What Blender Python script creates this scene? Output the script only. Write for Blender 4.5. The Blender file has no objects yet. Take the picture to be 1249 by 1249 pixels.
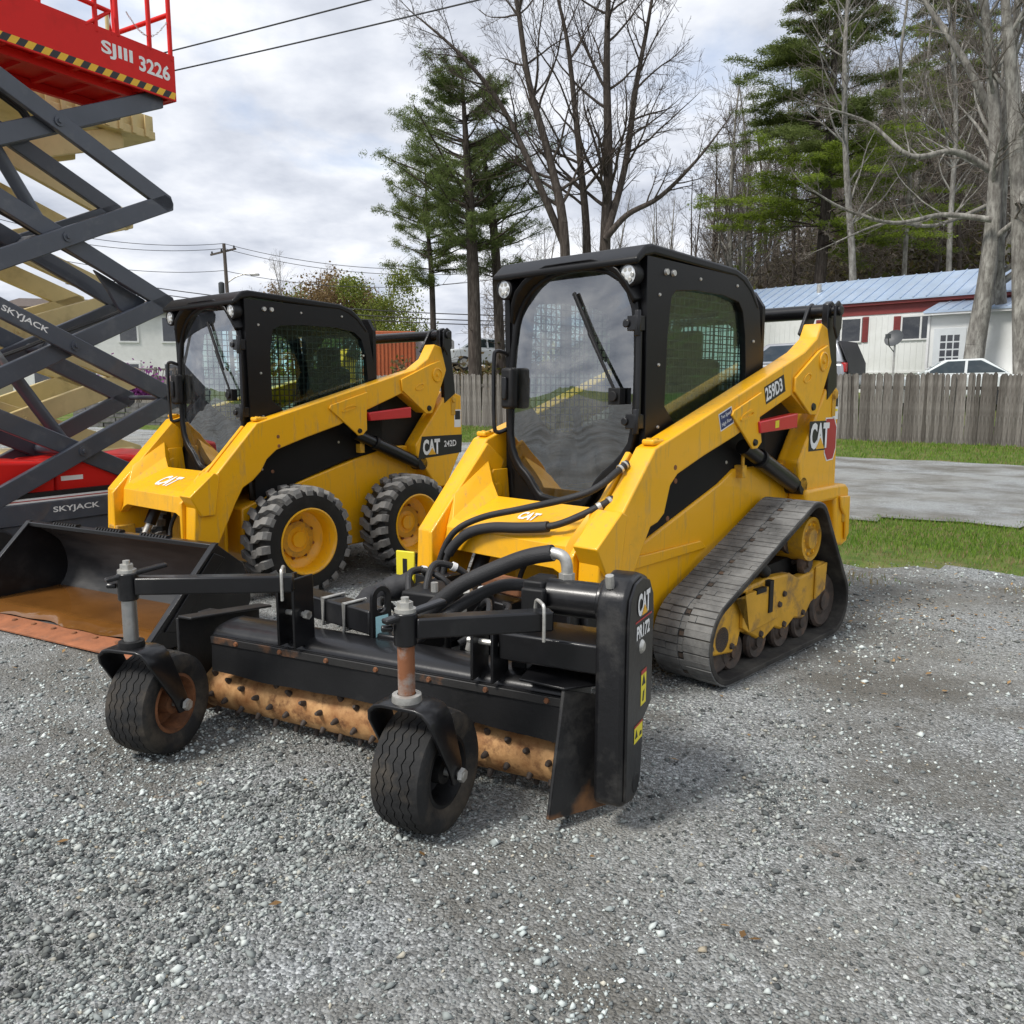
import bpy, bmesh, math, random
import numpy as np
from mathutils import Vector, Matrix
R = math.radians
random.seed(7); rng = np.random.default_rng(7)
SC = bpy.context.scene
COL = SC.collection
# ------------------------------------------------------------------ camera, sky, sun, exposure
EYE = 1.421
cam_d = bpy.data.cameras.new('camera'); cam = bpy.data.objects.new('camera', cam_d); COL.objects.link(cam)
cam.location = (0, 0, EYE); cam.rotation_euler = (math.pi/2 - 0.144, 0, 0)
cam_d.sensor_width = 36; cam_d.lens = 36*1011/1249; cam_d.clip_start = .05; cam_d.clip_end = 2000
SC.camera = cam
SUN_EL, SUN_AZ = R(52), R(-125)       # azimuth measured from +Y towards +X: behind the camera on the left
world = bpy.data.worlds.new('World'); SC.world = world; world.use_nodes = True
def build_world():
    nt = world.node_tree; N = nt.nodes; L = nt.links; N.clear()
    out = N.new('ShaderNodeOutputWorld'); bg = N.new('ShaderNodeBackground'); bg.inputs['Strength'].default_value = .1
    sky = N.new('ShaderNodeTexSky'); sky.sky_type = 'NISHITA'; sky.sun_disc = False
    sky.sun_elevation = SUN_EL; sky.sun_rotation = SUN_AZ; sky.air_density = 1.0; sky.dust_density = 1.5
    tc = N.new('ShaderNodeTexCoord'); sep = N.new('ShaderNodeSeparateXYZ'); L.new(tc.outputs['Generated'], sep.inputs[0])
    def math_(op, a, b):
        m = N.new('ShaderNodeMath'); m.operation = op
        for i, q in enumerate((a, b)):
            if isinstance(q, (int, float)): m.inputs[i].default_value = q
            else: L.new(q, m.inputs[i])
        return m.outputs[0]
    zc = math_('ADD', math_('MAXIMUM', sep.outputs[2], 0.0), .22)
    comb = N.new('ShaderNodeCombineXYZ')
    L.new(math_('DIVIDE', sep.outputs[0], zc), comb.inputs[0]); L.new(math_('DIVIDE', sep.outputs[1], zc), comb.inputs[1])
    n1 = N.new('ShaderNodeTexNoise'); n1.inputs['Scale'].default_value = 1.15; n1.inputs['Detail'].default_value = 9; n1.inputs['Roughness'].default_value = .55; n1.inputs['Distortion'].default_value = .15
    L.new(comb.outputs[0], n1.inputs['Vector'])
    mp = N.new('ShaderNodeMapping'); mp.inputs['Location'].default_value = (3.1, 1.7, 0); L.new(comb.outputs[0], mp.inputs[0])
    n2 = N.new('ShaderNodeTexNoise'); n2.inputs['Scale'].default_value = 2.2; n2.inputs['Detail'].default_value = 8; n2.inputs['Roughness'].default_value = .55
    L.new(mp.outputs[0], n2.inputs['Vector'])
    cov = N.new('ShaderNodeValToRGB'); cov.color_ramp.elements[0].position = .30; cov.color_ramp.elements[1].position = .46
    L.new(n1.outputs[0], cov.inputs[0])
    cc = N.new('ShaderNodeValToRGB'); e = cc.color_ramp.elements
    e[0].position = .30; e[0].color = (3.0, 3.3, 3.95, 1); e[1].position = .68; e[1].color = (7.3, 7.4, 7.6, 1)
    k = cc.color_ramp.elements.new(.48); k.color = (4.9, 5.15, 5.7, 1)
    L.new(n2.outputs[0], cc.inputs[0])
    blue = N.new('ShaderNodeMix'); blue.data_type = 'RGBA'; blue.blend_type = 'MIX'; blue.inputs[0].default_value = .55
    L.new(sky.outputs[0], blue.inputs[6]); blue.inputs[7].default_value = (3.0, 4.1, 6.2, 1)
    mix = N.new('ShaderNodeMix'); mix.data_type = 'RGBA'
    L.new(cov.outputs[0], mix.inputs[0]); L.new(blue.outputs[2], mix.inputs[6]); L.new(cc.outputs[0], mix.inputs[7])
    L.new(mix.outputs[2], bg.inputs['Color']); L.new(bg.outputs[0], out.inputs[0])
build_world()
sun_d = bpy.data.lights.new('sun', 'SUN'); sun_d.energy = 2.1; sun_d.angle = R(14); sun_d.color = (1, .96, .9)
sun = bpy.data.objects.new('sun', sun_d); COL.objects.link(sun)
sv = Vector((math.sin(SUN_AZ)*math.cos(SUN_EL), math.cos(SUN_AZ)*math.cos(SUN_EL), math.sin(SUN_EL)))
sun.rotation_euler = sv.to_track_quat('Z', 'Y').to_euler(); sun.location = (0, 0, 30)
vs = SC.view_settings; vs.view_transform = 'Standard'; vs.look = 'None'; vs.exposure = 0.68; vs.gamma = 1; vs.use_curve_mapping = False

# ------------------------------------------------------------------ mesh helpers
class MB:
    def __init__(s): s.v = []; s.f = []
    def add(s, vs_, fs):
        o = len(s.v); s.v.extend([tuple(map(float, q)) for q in vs_]); s.f.extend([[i+o for i in q] for q in fs]); return s
    def box(s, a, b):
        x0, y0, z0 = a; x1, y1, z1 = b
        return s.add([(x0,y0,z0),(x1,y0,z0),(x1,y1,z0),(x0,y1,z0),(x0,y0,z1),(x1,y0,z1),(x1,y1,z1),(x0,y1,z1)],
                     [[0,3,2,1],[4,5,6,7],[0,1,5,4],[1,2,6,5],[2,3,7,6],[3,0,4,7]])
    def prism(s, poly, ax, a0, a1):
        n = len(poly)
        def P(p, t):
            return {'x': (t, p[0], p[1]), 'y': (p[0], t, p[1]), 'z': (p[0], p[1], t)}[ax]
        area = sum(poly[i][0]*poly[(i+1) % n][1]-poly[(i+1) % n][0]*poly[i][1] for i in range(n))
        if (area < 0) != (ax == 'y'): poly = poly[::-1]
        vs_ = [P(p, a0) for p in poly]+[P(p, a1) for p in poly]
        fs = [list(range(n))[::-1], list(range(n, 2*n))]+[[i, (i+1) % n, n+(i+1) % n, n+i] for i in range(n)]
        return s.add(vs_, fs)
    def ring(s, outer, inner, ax, a0, a1):
        n = len(outer)
        def P(p, t):
            return {'x': (t, p[0], p[1]), 'y': (p[0], t, p[1]), 'z': (p[0], p[1], t)}[ax]
        vs_ = [P(p, a0) for p in outer]+[P(p, a0) for p in inner]+[P(p, a1) for p in outer]+[P(p, a1) for p in inner]
        fs = []
        for i in range(n):
            j = (i+1) % n
            fs += [[i, j, n+j, n+i], [2*n+i, 3*n+i, 3*n+j, 2*n+j], [i, 2*n+i, 2*n+j, j], [n+i, n+j, 3*n+j, 3*n+i]]
        return s.add(vs_, fs)
    def tube(s, path, r, n=10, closed=False):
        P = [Vector(p) for p in path]; k = len(P)
        rr = r if isinstance(r, (list, tuple)) else [r]*k
        up = None; vs_ = []
        for i in range(k):
            if closed: t = P[(i+1) % k]-P[i-1]
            else: t = P[min(i+1, k-1)]-P[max(i-1, 0)]
            t.normalize()
            if up is None:
                up = Vector((0, 0, 1)) if abs(t.z) < .9 else Vector((1, 0, 0))
            a = up-t*up.dot(t)
            if a.length < 1e-4: a = t.orthogonal()
            a.normalize(); b = t.cross(a); up = a
            for j in range(n):
                w = 2*math.pi*j/n; vs_.append(P[i]+a*math.cos(w)*rr[i]+b*math.sin(w)*rr[i])
        fs = []
        for i in range(k if closed else k-1):
            i2 = (i+1) % k
            for j in range(n):
                fs.append([i*n+j, i*n+(j+1) % n, i2*n+(j+1) % n, i2*n+j])
        if not closed: fs += [list(range(n))[::-1], [(k-1)*n+j for j in range(n)]]
        return s.add(vs_, fs)
    def cyl(s, p0, p1, r, n=20): return s.tube([p0, p1], r, n)
    def lathe(s, prof, o, d, n=40):
        """prof: (radius, offset along d)"""
        d = Vector(d).normalized(); a = d.orthogonal().normalized(); b = d.cross(a); o = Vector(o); m = len(prof); vs_ = []
        for i in range(n):
            w = 2*math.pi*i/n; e = a*math.cos(w)+b*math.sin(w)
            for r, t in prof: vs_.append(o+d*t+e*r)
        fs = []
        for i in range(n):
            i2 = (i+1) % n
            for j in range(m-1): fs.append([i*m+j, i2*m+j, i2*m+j+1, i*m+j+1])
        return s.add(vs_, fs)
    def bar(s, p0, p1, w, h, up=(0, 0, 1)):
        p0, p1 = Vector(p0), Vector(p1); t = (p1-p0).normalized(); u = Vector(up); u = (u-t*u.dot(t)).normalized(); q = t.cross(u)
        vs_ = [p+q*sx*w/2+u*sz*h/2 for p in (p0, p1) for sx, sz in ((-1,-1),(1,-1),(1,1),(-1,1))]
        return s.add(vs_, [[0,1,2,3],[7,6,5,4],[0,4,5,1],[1,5,6,2],[2,6,7,3],[3,7,4,0]])
    def mesh(s, name):
        me = bpy.data.meshes.new(name); me.from_pydata(s.v, [], s.f); me.update()
        bm = bmesh.new(); bm.from_mesh(me); bmesh.ops.recalc_face_normals(bm, faces=bm.faces); bm.to_mesh(me); bm.free()
        return me
    def obj(s, name, mat, parent=None, bevel=0, smooth=35, seg=2):
        me = s.mesh(name); me.materials.append(MAT[mat] if isinstance(mat, str) else mat)
        if smooth: me.shade_smooth(); me.set_sharp_from_angle(angle=R(smooth))
        o = bpy.data.objects.new(name, me); COL.objects.link(o); o.parent = parent
        if bevel:
            b = o.modifiers.new('bevel', 'BEVEL'); b.width = bevel; b.segments = seg; b.limit_method = 'ANGLE'; b.angle_limit = R(28); b.harden_normals = False
        return o
def tag(o, label, cat, group=None, kind=None):
    if label: o['label'] = label
    if cat: o['category'] = cat
    if group: o['group'] = group
    if kind: o['kind'] = kind
    return o
def empty(name, loc, rz, label, cat, group=None):
    o = bpy.data.objects.new(name, None); o.empty_display_size = .2; COL.objects.link(o)
    o.location = loc; o.rotation_euler = (0, 0, rz); return tag(o, label, cat, group)
def struct(o): o['kind'] = 'structure'; return o
def dup(o, parent=None):
    c = o.copy(); COL.objects.link(c); c.parent = parent
    for ch in list(o.children): dup(ch, c)
    return c
def smooth_path(pts, k=8):
    P = [Vector(p) for p in pts]; out = []
    for i in range(len(P)-1):
        p0, p1, p2, p3 = P[max(i-1, 0)], P[i], P[i+1], P[min(i+2, len(P)-1)]
        for j in range(k):
            t = j/k
            out.append(.5*((2*p1)+(p2-p0)*t+(2*p0-5*p1+4*p2-p3)*t*t+(3*p1-p0-3*p2+p3)*t**3))
    return out+[P[-1]]
def text(body, mat, parent, center, xd, up, w, h, name='lettering', bold=.012, shear=0, d=.0012):
    cu = bpy.data.curves.new('t', 'FONT'); cu.body = body; cu.offset = bold; cu.shear = shear; cu.resolution_u = 3; cu.extrude = .0
    to = bpy.data.objects.new('t', cu); COL.objects.link(to)
    me = bpy.data.meshes.new_from_object(to); bpy.data.objects.remove(to); bpy.data.curves.remove(cu)
    n = len(me.vertices); co = np.zeros(n*3); me.vertices.foreach_get('co', co); co = co.reshape(-1, 3)
    lo, hi = co.min(0), co.max(0); xd = np.array(Vector(xd).normalized()); up = np.array(Vector(up).normalized()); nn = np.cross(xd, up)
    u = ((co[:, 0]-lo[0])/(hi[0]-lo[0])-.5)*w; v = ((co[:, 1]-lo[1])/(hi[1]-lo[1])-.5)*h
    q = np.array(center)+u[:, None]*xd+v[:, None]*up+nn*d
    me.vertices.foreach_set('co', q.ravel()); me.materials.clear(); me.materials.append(MAT[mat]); me.update()
    o = bpy.data.objects.new(name, me); COL.objects.link(o); o.parent = parent; return o
def decal(mat, parent, pts, name='decal', n=None, d=.0006):
    """flat sticker polygon, lifted d along its normal"""
    P = [Vector(p) for p in pts]; nn = (P[1]-P[0]).cross(P[2]-P[0]).normalized()
    if n is not None and nn.dot(Vector(n)) < 0: nn = -nn; P = P[::-1]
    b = MB(); k = len(P)
    b.add([p+nn*d for p in P], [list(range(k))]); return b.obj(name, mat, parent, smooth=0)
def cat_logo(parent, c, xd, up, w, h, white='white_print', tri='yellow_print'):
    xd, up, c = Vector(xd), Vector(up), Vector(c); nn = xd.cross(up).normalized()
    text('CAT', white, parent, c, xd, up, w, h, 'logo_lettering', bold=.045)
    q = [c+xd*(a*w)+up*(b*h)+nn*.0022 for a, b in ((-.20, -.5), (.26, -.5), (.03, -.06))]
    if tri: decal(tri, parent, q, 'logo_triangle')

# ------------------------------------------------------------------ materials
MAT = {}
def pm(name, c, rough=.5, metal=0., var=.12, vs_=4., dirt=None, da=.5, ds=2.5, dlo=.5, dhi=.7, bump=0., bs=60., coat=0., spec=.5, stretch=None, hue=None, streak=0.):
    m = bpy.data.materials.new(name); m.use_nodes = True; nt = m.node_tree; N = nt.nodes; L = nt.links
    b = N['Principled BSDF']; b.inputs['Roughness'].default_value = rough; b.inputs['Metallic'].default_value = metal
    b.inputs['Coat Weight'].default_value = coat; b.inputs['Specular IOR Level'].default_value = spec
    tc = N.new('ShaderNodeTexCoord'); vec = tc.outputs['Object']
    if stretch:
        mp = N.new('ShaderNodeMapping'); mp.inputs['Scale'].default_value = stretch; L.new(vec, mp.inputs[0]); vec = mp.outputs[0]
    def noise(sc, det=6, ro=.6):
        n = N.new('ShaderNodeTexNoise'); n.inputs['Scale'].default_value = sc; n.inputs['Detail'].default_value = det; n.inputs['Roughness'].default_value = ro; L.new(vec, n.inputs['Vector']); return n
    def ramp(src, p0, c0, p1, c1):
        r = N.new('ShaderNodeValToRGB'); e = r.color_ramp.elements; e[0].position = p0; e[0].color = (*c0, 1); e[1].position = p1; e[1].color = (*c1, 1); L.new(src, r.inputs[0]); return r
    lo = tuple(x*(1-var) for x in c); hi = tuple(min(1, x*(1+var)) for x in (hue or c))
    col = ramp(noise(vs_).outputs[0], .3, lo, .7, hi).outputs[0]
    if dirt:
        n = noise(ds, 10, .68); r = ramp(n.outputs[0], dlo, (0, 0, 0), dhi, (da, da, da))
        mx = N.new('ShaderNodeMix'); mx.data_type = 'RGBA'; L.new(r.outputs[0], mx.inputs[0]); L.new(col, mx.inputs[6]); mx.inputs[7].default_value = (*dirt, 1); col = mx.outputs[2]
        ma = N.new('ShaderNodeMath'); ma.operation = 'MULTIPLY_ADD'; L.new(r.outputs[0], ma.inputs[0]); ma.inputs[1].default_value = (.85-rough)*.8; ma.inputs[2].default_value = rough; L.new(ma.outputs[0], b.inputs['Roughness'])
    if streak:
        mp2 = N.new('ShaderNodeMapping'); mp2.inputs['Scale'].default_value = (9, 9, 1.2); L.new(tc.outputs['Object'], mp2.inputs[0])
        n2 = N.new('ShaderNodeTexNoise'); n2.inputs['Scale'].default_value = 3; n2.inputs['Detail'].default_value = 9; n2.inputs['Roughness'].default_value = .7; L.new(mp2.outputs[0], n2.inputs['Vector'])
        r2 = ramp(n2.outputs[0], .54, (0, 0, 0), .76, (streak, streak, streak)); mx2 = N.new('ShaderNodeMix'); mx2.data_type = 'RGBA'; L.new(r2.outputs[0], mx2.inputs[0]); L.new(col, mx2.inputs[6]); mx2.inputs[7].default_value = (.30, .235, .13, 1); col = mx2.outputs[2]
        n3 = noise(55, 4, .8); r3 = ramp(n3.outputs[0], .66, (0, 0, 0), .74, (.55, .55, .55)); mx3 = N.new('ShaderNodeMix'); mx3.data_type = 'RGBA'; L.new(r3.outputs[0], mx3.inputs[0]); L.new(col, mx3.inputs[6]); mx3.inputs[7].default_value = (.22, .13, .05, 1); col = mx3.outputs[2]
    L.new(col, b.inputs['Base Color'])
    if bump:
        bp = N.new('ShaderNodeBump'); bp.inputs['Strength'].default_value = bump; bp.inputs['Distance'].default_value = .01; L.new(noise(bs, 5).outputs[0], bp.inputs['Height']); L.new(bp.outputs[0], b.inputs['Normal'])
    MAT[name] = m; return m
YEL = (.86, .43, .004)
pm('yellow_paint', YEL, .38, var=.05, vs_=1.5, dirt=(.34, .21, .05), da=.45, ds=3.2, dlo=.55, dhi=.80, coat=.2, bump=.04, bs=9, streak=.68)
pm('yellow_worn', (.62, .33, .02), .5, var=.2, vs_=6, dirt=(.16, .11, .07), da=.85, ds=7, dlo=.5, dhi=.66, bump=.12, bs=40)
pm('black_paint', (.008, .008, .009), .33, var=.25, dirt=(.07, .066, .06), da=.4, ds=4, dlo=.55, dhi=.85, coat=.15, bump=.05, bs=30, spec=.4)
pm('black_flat', (.009, .009, .0095), .55, var=.3, dirt=(.07, .066, .058), da=.4, ds=5, dlo=.55, dhi=.85, bump=.1, bs=60, spec=.35)
pm('black_vent', (.006, .006, .006), .65, var=.2, spec=.25)
pm('cab_black', (.005, .005, .0055), .38, var=.2, dirt=(.03, .029, .027), da=.3, ds=2.2, dlo=.55, dhi=.85, bump=.06, bs=140, spec=.3)
pm('rubber', (.02, .02, .02), .75, var=.3, vs_=9, dirt=(.13, .105, .075), da=.75, ds=5, dlo=.46, dhi=.74, bump=.3, bs=60, spec=.3)
pm('tyre_tread', (.17, .168, .16), .85, var=.35, vs_=9, dirt=(.26, .25, .235), da=.85, ds=6, dlo=.40, dhi=.68, bump=.35, bs=70, spec=.25)
pm('tyre_side', (.010, .010, .010), .55, var=.3, dirt=(.07, .067, .062), da=.4, ds=8, dlo=.55, dhi=.78, bump=.12, bs=60, spec=.4)
pm('track_rubber', (.10, .10, .098), .88, var=.3, vs_=7, dirt=(.25, .25, .24), da=.85, ds=5, dlo=.38, dhi=.66, bump=.4, bs=45, spec=.25)
pm('track_inner', (.03, .028, .026), .8, var=.3, vs_=7, dirt=(.13, .12, .10), da=.7, ds=4, dlo=.45, dhi=.7, bump=.3, bs=45, spec=.3)
pm('rust_drum', (.35, .14, .04), .7, var=.25, vs_=11, dirt=(.12, .045, .016), da=.85, ds=17, dlo=.50, dhi=.66, bump=.3, bs=40, stretch=(1, 1.0, 1), hue=(.52, .30, .125))
pm('spindle_stem', (.30, .285, .26), .6, metal=.3, var=.2, vs_=14, dirt=(.26, .095, .035), da=.95, ds=9, dlo=.40, dhi=.56, bump=.2, bs=60)
pm('worn_steel', (.055, .042, .034), .7, var=.4, vs_=14, dirt=(.17, .10, .06), da=.6, ds=11, dlo=.48, dhi=.68, bump=.2, bs=60)
pm('rust', (.23, .09, .035), .8, var=.35, vs_=12, dirt=(.07, .035, .02), da=.8, ds=9, dlo=.45, dhi=.65, bump=.35, bs=60)
pm('rust_edge', (.36, .13, .055), .75, var=.25, vs_=8, dirt=(.16, .09, .06), da=.7, ds=9, dlo=.5, dhi=.7, bump=.25, bs=60)
pm('rusted_black', (.022, .021, .02), .5, var=.3, dirt=(.20, .085, .03), da=.9, ds=3.5, dlo=.55, dhi=.68, bump=.12, bs=40)
pm('steel', (.42, .42, .41), .38, metal=.9, var=.2, vs_=20, dirt=(.2, .16, .12), da=.6, ds=20, bump=.1)
pm('zinc', (.55, .54, .50), .42, metal=.7, var=.2, vs_=30, dirt=(.35, .33, .29), da=.6, ds=20)
pm('white_print', (.80, .80, .78), .5, var=.03)
pm('yellow_print', (.80, .42, .02), .5, var=.04)
pm('warning_yellow', (.78, .66, .03), .45, var=.05)
pm('black_print', (.012, .012, .012), .45, var=.05)
pm('red_print', (.42, .03, .03), .45, var=.05)
pm('teal_print', (.42, .72, .76), .5, var=.05)
pm('navy_print', (.02, .035, .12), .45, var=.05)
pm('red_paint', (.62, .02, .028), .38, var=.1, dirt=(.2, .03, .03), da=.5, ds=4, coat=.3)
pm('red_platform', (.68, .014, .010), .5, var=.06, vs_=1.5, dirt=(.42, .02, .015), da=.5, ds=3, coat=.0, spec=.25)
pm('grey_arm', (.062, .070, .088), .42, var=.12, vs_=3, dirt=(.16, .165, .17), da=.45, ds=5, dlo=.55, dhi=.75, coat=.2, bump=.05, bs=30)
pm('cream_arm', (.60, .48, .22), .5, var=.1, vs_=3, dirt=(.30, .22, .10), da=.5, ds=4, dlo=.52, dhi=.74, bump=.05, bs=30)
pm('hose', (.02, .02, .021), .55, var=.3, bump=.35, bs=220)
pm('seat_black', (.026, .026, .028), .7, var=.3, bump=.2, bs=90)
pm('hazard_yellow', (.80, .46, .02), .5, var=.06)
pm('muddy_water', (.15, .062, .014), .06, var=.25, vs_=3, spec=.5)
pm('bucket_inside', (.028, .029, .031), .45, var=.25, vs_=5, dirt=(.11, .105, .10), da=.7, ds=4, dlo=.45, dhi=.7, bump=.12, bs=30, stretch=(1, .25, 1))
def glass(name, tint, refl=1.0, rough=.0, film=0.):
    m = bpy.data.materials.new(name); m.use_nodes = True; nt = m.node_tree; N = nt.nodes; L = nt.links; N.clear()
    o = N.new('ShaderNodeOutputMaterial'); t = N.new('ShaderNodeBsdfTransparent'); t.inputs[0].default_value = (*tint, 1)
    g = N.new('ShaderNodeBsdfGlossy'); g.inputs['Roughness'].default_value = rough; g.inputs['Color'].default_value = (.95, .97, 1, 1)
    f = N.new('ShaderNodeFresnel'); f.inputs[0].default_value = 1.52
    k = N.new('ShaderNodeMath'); k.operation = 'MULTIPLY_ADD'; k.inputs[1].default_value = refl; k.inputs[2].default_value = film; k.use_clamp = True
    mx = N.new('ShaderNodeMixShader'); L.new(f.outputs[0], k.inputs[0]); L.new(k.outputs[0], mx.inputs[0]); L.new(t.outputs[0], mx.inputs[1]); L.new(g.outputs[0], mx.inputs[2])
    sh = mx.outputs[0]
    if film:
        tc = N.new('ShaderNodeTexCoord'); mp = N.new('ShaderNodeMapping'); mp.inputs['Scale'].default_value = (2, 5, 3); mp.inputs['Rotation'].default_value = (.6, .2, 0); L.new(tc.outputs['Object'], mp.inputs[0])
        n = N.new('ShaderNodeTexNoise'); n.inputs['Scale'].default_value = 1.6; n.inputs['Detail'].default_value = 9; n.inputs['Roughness'].default_value = .65; n.inputs['Distortion'].default_value = .8; L.new(mp.outputs[0], n.inputs['Vector'])
        rp = N.new('ShaderNodeValToRGB'); rp.color_ramp.elements[0].position = .42; rp.color_ramp.elements[1].position = .78; rp.color_ramp.elements[1].color = (.09, .09, .09, 1); L.new(n.outputs[0], rp.inputs[0])
        df = N.new('ShaderNodeBsdfDiffuse'); df.inputs[0].default_value = (.5, .5, .48, 1); m2 = N.new('ShaderNodeMixShader'); L.new(rp.outputs[0], m2.inputs[0]); L.new(sh, m2.inputs[1]); L.new(df.outputs[0], m2.inputs[2]); sh = m2.outputs[0]
    L.new(sh, o.inputs[0]); MAT[name] = m
    return m
glass('door_glass', (.72, .75, .76), 1.6, .012, .17)
glass('cab_glass', (.84, .97, .95), .30, .01, .0)
glass('house_glass', (.10, .11, .12), 1.6, .02, .03)
glass('car_glass', (.16, .24, .24), 1.6, .02, .02)
m = bpy.data.materials.new('lamp_lens'); m.use_nodes = True; b = m.node_tree.nodes['Principled BSDF']; b.inputs['Base Color'].default_value = (.75, .77, .78, 1); b.inputs['Roughness'].default_value = .15; b.inputs['Metallic'].default_value = .3; MAT['lamp_lens'] = m
# ------------------------------------------------------------------ the two loaders
def ray_poly(poly, c, ang):
    d = (math.cos(ang), math.sin(ang)); best = None
    for i in range(len(poly)):
        a, b = poly[i], poly[(i+1) % len(poly)]; ex, ez = b[0]-a[0], b[1]-a[1]
        den = d[0]*ez-d[1]*ex
        if abs(den) < 1e-12: continue
        t = ((a[0]-c[0])*ez-(a[1]-c[1])*ex)/den; s = ((a[0]-c[0])*d[1]-(a[1]-c[1])*d[0])/den
        if t > 0 and -1e-9 <= s <= 1+1e-9 and (best is None or t < best): best = t
    return (c[0]+d[0]*best, c[1]+d[1]*best)
def pair_loops(outer, inner, c):
    an = sorted({round(math.atan2(p[1]-c[1], p[0]-c[0]), 5) for p in list(outer)+list(inner)})
    return [ray_poly(outer, c, a) for a in an], [ray_poly(inner, c, a) for a in an]
def grow(poly, c, k): return [(c[0]+(p[0]-c[0])*k, c[1]+(p[1]-c[1])*k) for p in poly]
def chaikin(P, n=2):
    for _ in range(n):
        Q = []
        for i in range(len(P)):
            a, b = P[i], P[(i+1) % len(P)]
            Q += [(a[0]*.75+b[0]*.25, a[1]*.75+b[1]*.25), (a[0]*.25+b[0]*.75, a[1]*.25+b[1]*.75)]
        P = Q
    return P
def clip_grid(poly, c, step, w, fn, b, th):
    """woven screen: thin bars inside a star-shaped polygon; fn maps (p,q)->3D"""
    x0, x1 = min(p[0] for p in poly), max(p[0] for p in poly); z0, z1 = min(p[1] for p in poly), max(p[1] for p in poly)
    def span(axis, val):
        hits = []
        for i in range(len(poly)):
            a, e = poly[i], poly[(i+1) % len(poly)]
            if (a[axis]-val)*(e[axis]-val) < 0:
                t = (val-a[axis])/(e[axis]-a[axis]); hits.append(a[1-axis]+(e[1-axis]-a[1-axis])*t)
        return (min(hits), max(hits)) if len(hits) > 1 else None
    v = x0+step/2
    while v < x1:
        s = span(0, v)
        if s: b.bar(fn(v, s[0]), fn(v, s[1]), w, th, up=Vector(fn(0, 0))*0+Vector(fn.n))
        v += step
    v = z0+step/2
    while v < z1:
        s = span(1, v)
        if s: b.bar(fn(s[0], v), fn(s[1], v), w, th, up=Vector(fn.n))
        v += step
class Pl:
    def __init__(s, f, n): s.f = f; s.n = n
    def __call__(s, a, b): return s.f(a, b)

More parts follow.
